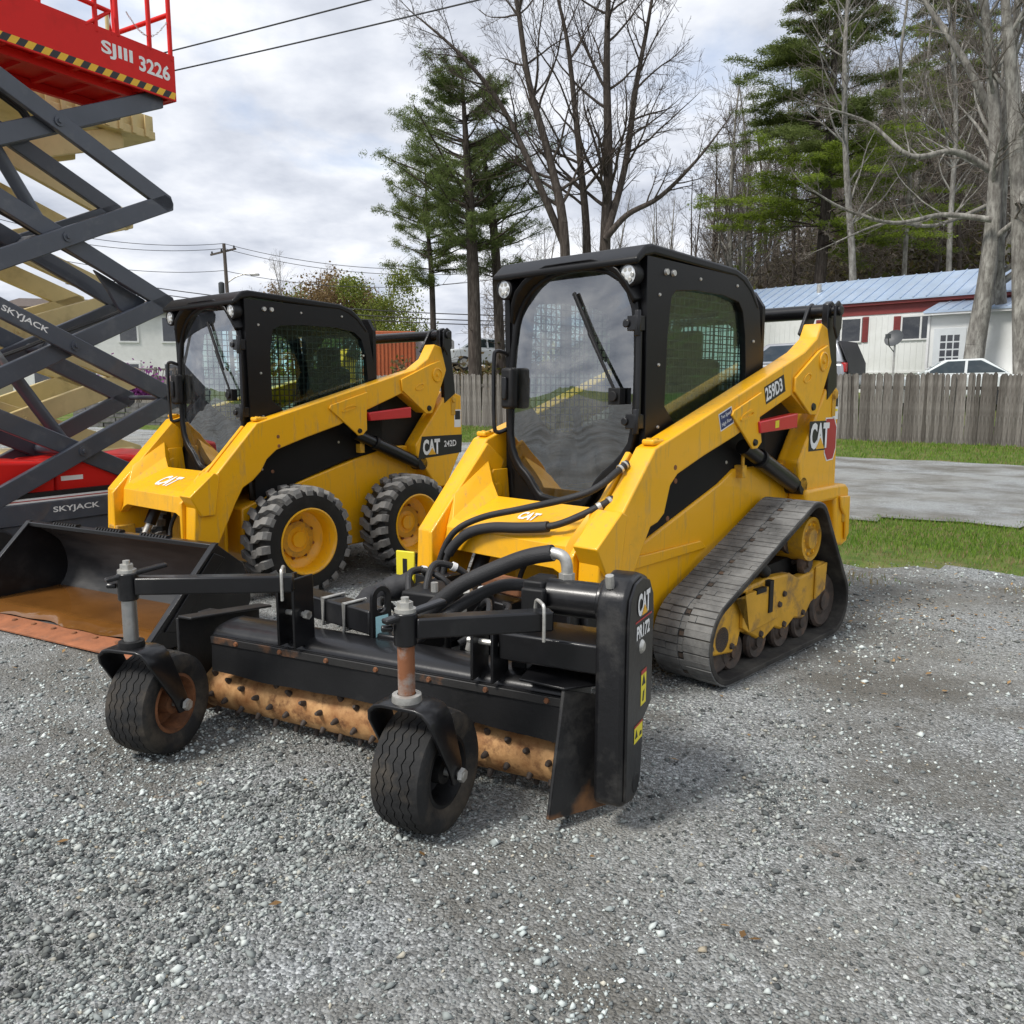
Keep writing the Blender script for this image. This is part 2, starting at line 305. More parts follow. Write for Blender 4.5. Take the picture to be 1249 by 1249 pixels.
DOOR = [(.04,2.025),(-.14,2.0),(-.27,1.93),(-.346,1.82),(-.385,1.6),(-.40,1.35),(-.405,1.14),(-.35,1.03),(-.27,.97),(-.215,.90),(-.17,.86),(.09,.86),(.14,.90),(.21,1.0),(.33,1.09),(.41,1.2),(.42,1.5),(.413,1.78),(.35,1.93),(.22,2.005)]
def build_cab(L, kind):
    for s in (1, -1): MB().box((-.36, min(s*.40, s*.43), .84), (.75, max(s*.40, s*.43), 1.12)).obj('footwell_side', 'seat_black', L)
    MB().box((.18,-.40,.84),(.22,.40,1.02)).obj('footwell_back', 'seat_black', L)
    # side walls with screened windows, each side
    outer = [(.80,.95),(.815,2.05),(-.08,2.035),(-.20,1.98),(-.28,1.87),(-.35,1.52),(-.38,1.02)]
    if kind == 'B': inner = chaikin([(.62,1.20),(.625,1.84),(.50,1.90),(-.10,1.90),(-.24,1.80),(-.27,1.42),(-.2,1.2)], 1)
    else: inner = chaikin([(.65,1.18),(.625,1.86),(.55,1.925),(-.02,1.925),(-.115,1.83),(-.16,1.42),(-.1,1.18)], 1)
    c = (.25, 1.55); o, i = pair_loops(outer, inner, c)
    cab = MB().box((-.36,-.44,.78),(.74,.44,.86)).obj('cab_floor', 'black_flat', L)
    for s in (1, -1):
        b = MB(); b.ring(o, i, 'y', s*.43, s*.468); w = b.obj('cab_side_panel', 'cab_black', L, bevel=.006)
        g = MB(); g.prism(grow(inner, c, 1.01), 'y', s*.442, s*.446); g.obj('side_glass', 'cab_glass', w, smooth=0)
        m = MB(); clip_grid(inner, c, .043, .0060, Pl(lambda p, q, s=s: (p, s*.428, q), (0, 1, 0)), m, .005); m.obj('window_screen', 'black_flat', w, smooth=0)
        for (bx, bz) in ((.70,1.25),(.705,1.55),(.71,1.88),(.35,1.985),(-.02,1.985),(-.22,1.70)):
            MB().lathe([(0,.006),(.007,.006),(.009,0)], (bx, s*.468, bz), (0, s, 0), 10).obj('bolt', 'zinc', w)
        MB().lathe([(0,.012),(.014,.012),(.017,0)], (.66, s*.468, 1.99), (0, s, 0), 14).obj('bolt', 'zinc', w)
        MB().lathe([(0,.012),(.014,.012),(.017,0)], (.60, s*.468, 1.99), (0, s, 0), 14).obj('bolt', 'zinc', w)
    # rear wall
    ro = [(-.46,.95),(.46,.95),(.46,1.90),(.40,1.985),(-.40,1.985),(-.46,1.90)]; ri = chaikin([(-.38,1.30),(.38,1.30),(.36,1.86),(-.36,1.86)], 1)
    o2, i2 = pair_loops(ro, ri, (0, 1.55))
    b = MB(); b.ring(o2, i2, 'x', -.36, -.33); rw = b.obj('cab_rear_wall', 'cab_black', L)
    MB().prism(ri, 'x', -.347, -.343).obj('rear_glass', 'cab_glass', rw, smooth=0)
    m = MB(); clip_grid(ri, (0, 1.5), .05, .004, Pl(lambda p, q: (-.325, p, q), (1, 0, 0)), m, .004); m.obj('window_screen', 'black_flat', rw, smooth=0)
    # front wall, door frame and door glass
    D = chaikin(DOOR, 1); c = (0.0, 1.5)
    fr = [(-.40,.80),(.40,.80),(.464,1.15),(.464,2.05),(-.464,2.05),(-.464,1.15)]
    D2 = grow(D, c, 1.06)
    D2 = [(max(-.455, min(.455, p[0])), min(2.045, max(.81, p[1]))) for p in D2]
    o3, i3 = pair_loops(fr, D2, c); b = MB(); b.ring(o3, i3, 'x', .755, .80); b.obj('cab_front_wall', 'cab_black', L, bevel=.006)
    o4, i4 = pair_loops(grow(D2, c, 1.012), grow(D, c, .985), c)
    door = MB(); door.ring(o4, i4, 'x', .79, .838); door = door.obj('door', 'cab_black', L, bevel=.012, seg=3)
    # bowed glass
    b = MB(); rows = 8; n = len(D); vs_ = []
    for k in range(rows):
        t = 1-k/rows
        for p in D: 
            q = (c[0]+(p[0]-c[0])*t*.99, c[1]+(p[1]-c[1])*t*.99); vs_.append((.822+.02*(1-t*t), q[0], q[1]))
    vs_.append((.842, c[0], c[1])); fs = []
    for k in range(rows-1):
        for i in range(n): fs.append([k*n+i, k*n+(i+1) % n, (k+1)*n+(i+1) % n, (k+1)*n+i])
    for i in range(n): fs.append([(rows-1)*n+i, (rows-1)*n+(i+1) % n, rows*n])
    b.add(vs_, fs); b.obj('door_glass', 'door_glass', door, smooth=180)
    # wiper
    b = MB(); b.bar((.868,.335,1.42),(.862,.16,1.71),.016,.010,up=(1,0,0))
    b.bar((.856,.24,1.57),(.846,.05,1.91),.020,.014,up=(1,0,0)); b.box((.835,.30,1.36),(.88,.37,1.44)); b.cyl((.84,.335,1.40),(.895,.335,1.40),.025,14)
    b.obj('wiper', 'black_flat', door, bevel=.003)
    # hinges on the left post, handle on the right
    for z in (1.28, 1.74):
        b = MB(); b.box((.79,.40,z-.035),(.875,.462,z+.035)); b.cyl((.86,.452,z-.06),(.86,.452,z+.06),.016,12); b.cyl((.87,.40,z),(.885,.40,z),.02,12); b.obj('door_hinge', 'black_paint', door, bevel=.006)
    b = MB(); b.cyl((.85,.455,1.30),(.85,.455,1.70),.014,10); b.obj('gas_strut', 'black_paint', door)
    b = MB(); b.tube(smooth_path([(.80,-.45,1.62),(.86,-.48,1.64),(.875,-.49,1.58),(.875,-.49,1.26),(.86,-.48,1.20),(.80,-.45,1.22)],5),.012,8); b.obj('grab_handle', 'black_paint', L)
    b = MB(); b.box((.84,-.42,1.33),(.90,-.335,1.55)); b.obj('door_latch', 'black_flat', door, bevel=.018, seg=3)
    b = MB(); b.box((.90,-.395,1.38),(.918,-.36,1.50)); b.obj('latch_lever', 'black_paint', door, bevel=.006)
    # roof with visor
    prof = [(.895,2.000),(.905,2.03),(.83,2.095),(.78,2.108),(.0,2.075),(-.12,2.045),(-.20,1.985),(-.275,1.885),(-.25,1.875),(-.16,1.965),(-.08,2.01),(.0,2.032),(.76,2.06),(.83,2.045)]
    roof = MB().prism(prof, 'y', -.472, .472).obj('roof', 'cab_black', L, bevel=.012, seg=3)
    # arch hood over the door
    A = [p for p in D if p[1] > 1.72]; A.sort(key=lambda p: -math.atan2(p[1]-1.5, p[0]))
    b = MB(); k = len(A)
    vs_ = []
    for p in A:
        for (x, gr) in ((.83,1.02),(.885,1.05),(.895,1.10),(.80,1.13)):
            y = max(-.45, min(.45, p[0]*gr)); z = min(2.055, 1.5+(p[1]-1.5)*gr); vs_.append((x-(0 if p[1] > 1.9 else (1.9-p[1])*.3), y, z))
    b.add(vs_, [[i*4+j, (i+1)*4+j, (i+1)*4+(j+1) % 4, i*4+(j+1) % 4] for i in range(k-1) for j in range(4)]+[[0,1,2,3],[(k-1)*4+3,(k-1)*4+2,(k-1)*4+1,(k-1)*4]])
    b.obj('door_hood', 'cab_black', L, bevel=.006, smooth=60)
    for s in (1, -1):
        y = s*.405
        lt = MB(); lt.lathe([(0,-.05),(.035,-.05),(.054,.0),(.056,.045),(.046,.052),(.046,.044)], (.835,y,1.965), (1,0,-.08), 24); lt.box((.80,y-.02,1.98),(.85,y+.02,2.04)); lt = lt.obj('work_light', 'black_flat', L)
        MB().lathe([(0,.050),(.022,.049),(.046,.044)], (.835,y,1.965), (1,0,-.08), 24).obj('lens', 'lamp_lens', lt)
        b = MB()
        for a in range(6): b.lathe([(0,.0045),(.0095,.0045),(.011,.0)], (.835+.047,y+.026*math.cos(a*math.pi/3),1.961+.026*math.sin(a*math.pi/3)), (1,0,-.08), 8)
        b.obj('reflector', 'zinc', lt)
    # operator seat and controls
    b = MB(); b.prism([(-.28,1.0),(-.12,1.0),(-.20,1.62),(-.30,1.60)], 'y', -.23, .23); b.prism([(-.15,.98),(.32,.98),(.34,1.06),(-.15,1.08)], 'y', -.24, .24)
    b.prism([(-.29,1.60),(-.20,1.60),(-.22,1.78),(-.29,1.78)], 'y', -.12, .12); b.obj('operator_seat', 'seat_black', L, bevel=.03, seg=3)
    for s in (1, -1):
        b = MB(); b.box((-.2,s*.27-.06,.9),(.5,s*.27+.06,1.16)); b.tube(smooth_path([(.40,s*.27,1.15),(.42,s*.27,1.26),(.45,s*.26,1.33)],4),[.02]*4+[.026]*4+[.03],10); b.obj('control_console', 'seat_black', L, bevel=.02)

def build_loader(L, kind):
    A = kind == 'A'
    ex, ez = (.92, 1.165) if A else (.85, 1.212)
    if A:
        arm = [(ex,ez),(-.42,1.602),(-.564,1.651),(-.72,1.735),(-.775,1.825),(-.86,1.80),(-.93,1.62),(-.72,1.29),(-.64,1.295),(-.43,1.403),(-.033,1.273),(.193,1.192),(.497,1.106),(.73,1.03),(.79,.98),(.835,.85),(.885,.815),(.945,.80),(1.008,.70),(1.16,.44),(1.345,.44),(1.33,.70)]
        gus = [(-.045,1.42),(-.033,1.27),(-.066,1.15),(-.02,1.118),(.03,1.117),(.26,1.30),(.245,1.325)]
        piv = [(-.43,1.50),(-.43,1.42),(-.64,1.288),(-.72,1.285),(-.90,1.60),(-.84,1.70),(-.72,1.66)]
        tow = [(-.943,1.475),(-1.02,1.47),(-1.10,1.43),(-1.12,.80),(-.70,.80),(-.62,.86),(-.585,1.01)]
        brace = [(-.01,1.262),(-.459,1.30),(-.457,1.216),(-.025,1.20)]
        barp = (-.92, 1.905)
    else:
        arm = [(ex,ez),(-.50,1.568),(-.63,1.60),(-.78,1.69),(-.86,1.81),(-.94,1.79),(-1.0,1.60),(-.81,1.25),(-.74,1.25),(-.493,1.41),(-.11,1.277),(.149,1.175),(.45,1.095),(.70,1.02),(.78,.96),(.83,.88),(.90,.82),(.975,.78),(1.03,.69),(1.173,.42),(1.348,.42),(1.33,.72)]
        gus = [(-.12,1.42),(-.11,1.277),(-.108,1.13),(-.065,1.095),(-.022,1.092),(.245,1.30),(.23,1.325)]
        piv = [(-.47,1.52),(-.48,1.43),(-.74,1.242),(-.81,1.245),(-.97,1.58),(-.91,1.68),(-.78,1.64)]
        tow = [(-1.02,1.425),(-1.08,1.425),(-1.19,1.39),(-1.20,.95),(-1.0,.62),(-.88,.62),(-.655,.90),(-.645,.99)]
        brace = [(-.12,1.262),(-.56,1.30),(-.56,1.215),(-.135,1.20)]
        barp = (-.98, 1.89)
    # chassis
    if A:
        body = [(.98,.30),(.98,.60),(.84,.70),(.15,.93),(.0,1.0),(-.62,1.0),(-.70,.80),(-1.12,.80),(-1.15,.35),(-.9,.24),(.8,.24)]
        MB().prism(body, 'y', -.50, .50).obj('chassis', 'yellow_paint', L, bevel=.012)
        for s in (1, -1):
            b = MB(); b.prism([(.985,.58),(.985,.645),(.835,.64),(.34,.645),(.28,.60)], 'y', s*.50, s*.515); b.obj('side_rail', 'yellow_paint', L, bevel=.004)
    else:
        body = [(.92,.30),(.92,.62),(.40,.775),(-.16,.92),(-.45,.98),(-.66,.98),(-.90,.62),(-1.15,.55),(-1.15,.32),(-.9,.24),(.85,.22)]
        MB().prism(body, 'y', -.49, .49).obj('chassis', 'yellow_paint', L, bevel=.012)
    for s in (1, -1):
        MB().prism([(.80,.66),(.80,1.0),(.5,1.12),(-.05,1.25),(-.36,1.25),(-.40,.95),(0,.9)], 'y', s*.40, s*.485).obj('side_panel', 'black_vent', L, bevel=.004)
        b = MB(); pts = [(.62,.86),(.60,1.02),(.10,1.16),(.02,1.05)]
        for (px, pz) in ((.74,.88),(.70,.96),(.06,1.04),(-.1,1.08)): b.lathe([(0,.004),(.008,.004),(.010,0)], (px, s*.486, pz), (0, s, 0), 8)
        b.obj('panel_bolts', 'zinc', L)
    # engine hood and rear
    MB().prism([(-.40,.60),(-.40,1.42),(-.55,1.50),(-1.0,1.46),(-1.10,1.38),(-1.14,.60)], 'y', -.43, .43).obj('engine_hood', 'black_flat', L, bevel=.03)
    MB().box((-1.16,-.42,.62),(-1.135,.42,1.34)).obj('rear_door', 'black_paint', L, bevel=.01)
    if A:
        b = MB(); b.prism([(-1.08,.835),(-1.25,.83),(-1.30,.80),(-1.32,.44),(-1.24,.42),(-1.12,.44)], 'y', -.62, .62); b.box((-1.12,.50,.74),(-.66,.625,.835)); b.box((-1.12,-.625,.74),(-.66,-.50,.835)); bp = b.obj('rear_bumper', 'yellow_paint', L, bevel=.02, seg=3)
        for s in (1, -1):
            b = MB(); b.prism([(-1.13,.76),(-1.28,.75),(-1.29,.50),(-1.24,.46),(-1.22,.62),(-1.15,.68)], 'y', s*.621, s*.64); b.obj('bumper_plate', 'yellow_paint', bp, bevel=.008)
            MB().box((-1.27,min(s*.60,s*.632),.58),(-1.20,max(s*.60,s*.632),.74)).obj('tail_light', 'yellow_worn', bp, bevel=.01)
    else:
        MB().box((-1.24,-.60,.40),(-1.14,.60,.62)).obj('rear_bumper', 'yellow_paint', L, bevel=.02)
    # towers
    for s in (1, -1):
        t = MB().prism(tow, 'y', s*.455, s*.600).obj('rear_tower', 'yellow_paint', L, bevel=.012)
        tx = tow[1][0]
        b = MB(); b.lathe([(0,.02),(.022,.02),(.026,0)], (tx-.005, s*.60, tow[1][1]-.07), (0, s, 0), 16); b.box((tx-.03, min(s*.60, s*.606), tow[1][1]-.20),(tx+.02, max(s*.60, s*.606), tow[1][1]-.05)); b.obj('hinge_pin', 'yellow_worn', t, bevel=.006)
    # lift arms
    for s in (1, -1):
        a = MB().prism(arm, 'y', s*.497, s*.612).obj('lift_arm', 'yellow_paint', L, bevel=.009, seg=3)
        g = MB().prism(gus, 'y', s*.612, s*.626).obj('gusset_plate', 'yellow_paint', a, bevel=.004)
        b = MB(); gx = .11 if A else .06
        sl = [(gx+.075*math.cos(t)*(1)+.02*0, 1.30+(.0 if A else .0)+.018*math.sin(t)) for t in np.linspace(0, 2*math.pi, 20, endpoint=False)]
        rot = -.32
        def rr(P, c, k=1): return [(c[0]+((p[0]-c[0])*math.cos(rot)-(p[1]-c[1])*math.sin(rot))*k, c[1]+((p[0]-c[0])*math.sin(rot)+(p[1]-c[1])*math.cos(rot))*k) for p in P]
        b.ring(rr(sl, (gx, 1.30), 1), [(gx+(p[0]-gx)*.86, 1.30+(p[1]-1.30)*.5) for p in rr(sl, (gx, 1.30), 1)], 'y', s*.625, s*.632); b.obj('slot', 'yellow_paint', g, bevel=.002)
        MB().lathe([(0,.012),(.016,.012),(.02,0)], ((gus[3][0]+gus[4][0])/2+.01, s*.626, gus[4][1]+.035), (0, s, 0), 14).obj('pin', 'black_paint', g)
        p = MB().prism(piv, 'y', s*.612, s*.630).obj('pivot_plate', 'yellow_paint', a, bevel=.005)
        pc = (-.78,1.60) if A else (-.87,1.56)
        b = MB(); b.lathe([(.058,-.002),(.058,.008),(.048,.010),(.046,.003),(0,.003)], (pc[0], s*.630, pc[1]), (0, s, 0), 26); b.lathe([(0,.014),(.012,.013),(.015,.002)], (pc[0], s*.630, pc[1]), (0, s, 0), 12); b.obj('pivot_boss', 'yellow_paint', p)
        b = MB(); b.lathe([(0,.010),(.02,.010),(.024,0)], (piv[2][0]-.03, s*.630, piv[2][1]+.045), (0, s, 0), 14); b.obj('pin', 'black_paint', p)
        e2 = [(pc[0]+.20+.055*math.cos(t)*1, pc[1]-.10+.026*math.sin(t)) for t in np.linspace(0, 2*math.pi, 18, endpoint=False)]
        b = MB(); b.ring(rr(e2, (pc[0]+.20, pc[1]-.10)), rr(e2, (pc[0]+.20, pc[1]-.10), .72), 'y', s*.629, s*.635); b.obj('slot', 'yellow_paint', p, bevel=.002)
        # front top knuckle cap, front plate flange, kick-out box on the leg
        b = MB(); b.box((ex-.10, min(s*.525, s*.595), ez+.010),(ex-.005, max(s*.525, s*.595), ez+.038)); b.obj('arm_cap', 'yellow_paint', a, bevel=.010, seg=3)
        for q in (.535, .58): MB().lathe([(0,.004),(.010,.004),(.011,0)], (ex-.05, s*q, ez+.038), (0, 0, 1), 10).obj('bolt', 'yellow_worn', a)
        b = MB()
        if s > 0: b.prism([(1.16,.88),(1.20,.90),(1.378,.755),(1.366,.735),(1.30,.62),(1.20,.62)], 'y', s*.500, s*.636); b.obj('leg_gusset', 'yellow_paint', a, bevel=.006)
        b = MB(); b.prism([(ex+.03,ez-.02),(ex-.1,ez-.12),(1.13,.42),(1.36,.42),(1.362,.70)], 'y', s*.462, s*.490); b.obj('inner_flange', 'yellow_paint', a, bevel=.006)
        for hx, hz in ((ex-.165, ez-.10),(ex-.17, ez-.165),(ex-.11,ez-.34)): MB().lathe([(0,.003),(.011,.003),(.013,0)], (hx, s*.612, hz), (0, s, 0), 12).obj('bolt', 'rust', a)
        # tilt link (black) and lift cylinder
        b = MB(); x0, z0 = barp
        zt = tow[1][1]
        lk = [(x0-.065,z0-.02),(x0-.05,z0+.04),(x0,z0+.06),(x0+.05,z0+.04),(x0+.055,z0-.05),(x0+.02,z0-.22),(x0-.0,zt-.10),(x0-.13,zt-.02),(x0-.125,zt+.06),(x0-.10,z0-.25)]
        b.prism(lk, 'y', s*.565, s*.606); b.prism([(x0-.05,z0-.10),(x0-.05,z0+.03),(x0,z0+.06),(x0+.05,z0+.03),(x0+.05,z0-.10),(x0+.0,z0-.17)], 'y', s*.634, s*.650); b.prism([(x0-.05,z0-.02),(x0-.04,z0+.04),(x0,z0+.055),(x0+.05,z0+.03),(x0+.16,z0-.14),(x0+.05,z0-.18)], 'y', s*.465, s*.488)
        b.cyl((x0, s*.46, z0), (x0, s*.668, z0), .03, 18); b.obj('rear_link', 'black_paint', L, bevel=.006)
        p0 = Vector((gus[4][0]-.03, s*.55, gus[4][1]+.01)); p1 = Vector((-.66, s*.55, .86)) if A else Vector((-.72, s*.55, .83))
        b = MB(); d = (p1-p0); b.cyl(p0+d*.30, p1, .05, 20); b.cyl(p0, p0+d*.32, .042, 18); c = b.obj('lift_cylinder', 'black_paint', L)
        MB().cyl(p0+d*.27, p0+d*.31, .054, 20).obj('cylinder_gland', 'black_flat', c); MB().cyl(p1-Vector((0, .05, 0)), p1+Vector((0, .05, 0)), .052, 18).obj('cylinder_eye', 'black_flat', c)
        # arm stop bracket on chassis
        b = MB(); bx = -.05 if A else -.13; b.box((bx-.022, min(s*.485, s*.54), .95),(bx+.022, max(s*.485, s*.54), 1.02)); b.cyl((bx, s*.525, 1.0),(bx, s*.525, 1.12), .011, 8); b.obj('arm_stop', 'yellow_worn', L, bevel=.006)
    # lift arm brace (red)
    b = MB(); b.prism(brace, 'y', .585, .640); br = b.obj('arm_brace', 'red_paint', L, bevel=.006)
    mx = sum(p[0] for p in brace)/4
    b = MB(); b.bar((mx,.615,1.28),(mx,.615,1.38),.03,.012); b.obj('brace_strap', 'yellow_paint', br)
    if A:
        decal('warning_yellow', br, [(mx+.055,.640,1.222),(mx+.01,.640,1.226),(mx+.01,.640,1.266),(mx+.055,.640,1.262)], 'sticker', d=.001)
    # torque tube between the towers
    MB().cyl((barp[0],-.61,barp[1]), (barp[0],.61,barp[1]), .043, 24).obj('cross_tube', 'black_paint', L)
    b = MB(); b.prism([(-.44,1.42),(-.40,1.56),(-.45,1.60),(-.62,1.55),(-.72,1.42)], 'y', -.36, -.34); b.obj('lifting_eye', 'yellow_paint', L, bevel=.005)
    if not A: MB().tube(smooth_path([(-.52,.05,1.45),(-.52,.05,1.62),(-.53,.05,1.655),(-.56,.05,1.665)],4), .03, 12).obj('exhaust_pipe', 'zinc', L)
    # front cross member: saddle between the arms
    cmr = MB(); T_ = .014
    rear, crease, lip = [], [], []
    for (y, xr, zr, xc, zc_, xl, zl) in ((-.462,.955,1.045,1.20,.885,1.31,.56),(-.40,.985,.94,1.262,.765,1.315,.60),(-.34,1.0,.862,1.268,.757,1.315,.625),(.34,1.0,.862,1.268,.757,1.315,.625),(.40,.985,.94,1.262,.765,1.315,.60),(.462,.955,1.045,1.20,.885,1.31,.56)):
        rear.append((xr, y, zr)); crease.append((xc, y, zc_)); lip.append((xl, y, zl))
    und = [(p[0]-.03, p[1], p[2]-.05) for p in rear]; n = 6
    rows = [und, rear, crease, [(p[0]+.035, p[1], min(p[2], .757)-.02) for p in crease[:1]]+[(p[0]+.04, p[1], .728) for p in crease[1:5]]+[(p[0]+.035, p[1], min(p[2], .757)-.02) for p in crease[5:]], lip, [(p[0]-.05, p[1], p[2]-.005) for p in lip]]
    cmr.add([p for r_ in rows for p in r_], [[i*n+j, i*n+j+1, (i+1)*n+j+1, (i+1)*n+j] for i in range(len(rows)-1) for j in range(n-1)])
    cm = cmr.obj('cross_member', 'yellow_paint', L, smooth=12)
    md = cm.modifiers.new('solid', 'SOLIDIFY'); md.thickness = T_; md.offset = 0
    bv = cm.modifiers.new('bevel', 'BEVEL'); bv.width = .006; bv.segments = 3; bv.limit_method = 'ANGLE'; bv.angle_limit = R(14)
    for s in (1, -1):
        b = MB(); b.prism([(.80,.80),(.82,1.0),(.93,1.0),(1.0,.86),(1.0,.78)], 'y', s*.44, s*.452); b.lathe([(0,.004),(.04,.004),(.045,0)], (.90, s*.44, .88), (0, -s, 0), 20); b.obj('pivot_bracket', 'yellow_paint', cm, bevel=.004)
    b = MB(); b.box((.78,-.40,.785),(1.0,.40,.80)); b.obj('step_plate', 'black_flat', L)
    b = MB()
    for i in range(9):
        for j in range(3): b.box((.80+j*.06,-.34+i*.08,.80),(.84+j*.06,-.29+i*.08,.812))
    b.obj('step_tread', 'black_flat', L)['kind'] = 'stuff'
    # lower front plate, tilt cylinders, attachment coupler
    MB().box((1.0,-.18,.26),(1.03,.44,.72)).obj('front_plate', 'yellow_paint', L, bevel=.01)
    for s in (1, -1):
        b = MB(); b.cyl((1.03,s*.33,.74),(1.17,s*.33,.46), .042, 16); c = b.obj('tilt_cylinder', 'black_paint', L)
        MB().cyl((1.16,s*.33,.48),(1.30,s*.33,.22), .026, 14).obj('piston_rod', 'zinc', c)
    b = MB(); b.prism([(1.34,.12),(1.39,.12),(1.43,.40),(1.36,.42)] if not A else [(1.34,.12),(1.39,.12),(1.44,.50),(1.37,.52)], 'y', -.54, .54); b.box((1.22,-.57,.24),(1.36,-.44,.46)); b.box((1.22,.44,.24),(1.36,.57,.46)); b.obj('quick_coupler', 'black_paint' if A else 'yellow_worn', L, bevel=.01)
    b = MB()
    b.tube(smooth_path([(1.02,.05,.62),(1.1,.0,.60),(1.16,-.02,.5),(1.2,.0,.38),(1.25,.05,.3)],6), .014, 8); b.tube(smooth_path([(1.0,.30,.70),(1.12,.32,.64),(1.2,.36,.52),(1.25,.36,.4)],6), .014, 8)
    b.obj('hydraulic_hose', 'hose', L)
    # hydraulic couplers at the left elbow
    for i, dz in enumerate((-.075,-.145,-.215)):
        q = Vector((ex-.00+.02*i, .535, ez+dz)); d = Vector((.85,-.25,-.42)).normalized()
        b = MB(); b.tube([q-d*.03, q+d*.02, q+d*.021, q+d*.05, q+d*.051, q+d*.075], [.024,.024,.019,.019,.024,.022], 14); b.obj('quick_fitting', 'steel' if (A and i != 1) else 'black_flat', L)
    ud = Vector((-.268,0,.105)).normalized()
    cat_logo(L, (1.178,.0,.8015) if not A else (1.15,.03,.8128), (0,1,0), ud, .22 if not A else .12, .14 if not A else .075, tri=None)
    build_cab(L, kind)

def sidetext(L, body, mat, x, z, w, h, y, **k): return text(body, mat, L, (x, y, z), k.pop('xd', (-1,0,0)), k.pop('up', (0,0,1)), w, h, **k)

# --- track undercarriage
def hull_path(circ, n=64):
    pts = []
    for (cx, cz, r) in circ:
        for a in np.linspace(0, 2*math.pi, n, endpoint=False): pts.append((cx+r*math.cos(a), cz+r*math.sin(a)))
    pts = sorted(set(pts))
    def half(P):
        h = []
        for p in P:
            while len(h) > 1 and (h[-1][0]-h[-2][0])*(p[1]-h[-2][1])-(h[-1][1]-h[-2][1])*(p[0]-h[-2][0]) <= 0: h.pop()
            h.append(p)
        return h
    lo, up = half(pts), half(pts[::-1]); return lo[:-1]+up[:-1]
def resample(P, step):
    Q = P+[P[0]]; d = [0]
    for a, b in zip(Q, Q[1:]): d.append(d[-1]+math.hypot(b[0]-a[0], b[1]-a[1]))
    n = int(d[-1]/step); out = []
    for k in range(n):
        s = d[-1]*k/n; i = max(j for j in range(len(d)) if d[j] <= s+1e-9); i = min(i, len(P)-1)
        t = (s-d[i])/(d[i+1]-d[i]); a, b = Q[i], Q[i+1]; out.append((a[0]+(b[0]-a[0])*t, a[1]+(b[1]-a[1])*t, (b[0]-a[0])/(d[i+1]-d[i]), (b[1]-a[1])/(d[i+1]-d[i])))
    return out
CIRC = [(.59,.222,.212),(-.595,.20,.19),(-.30,.652,.165)]
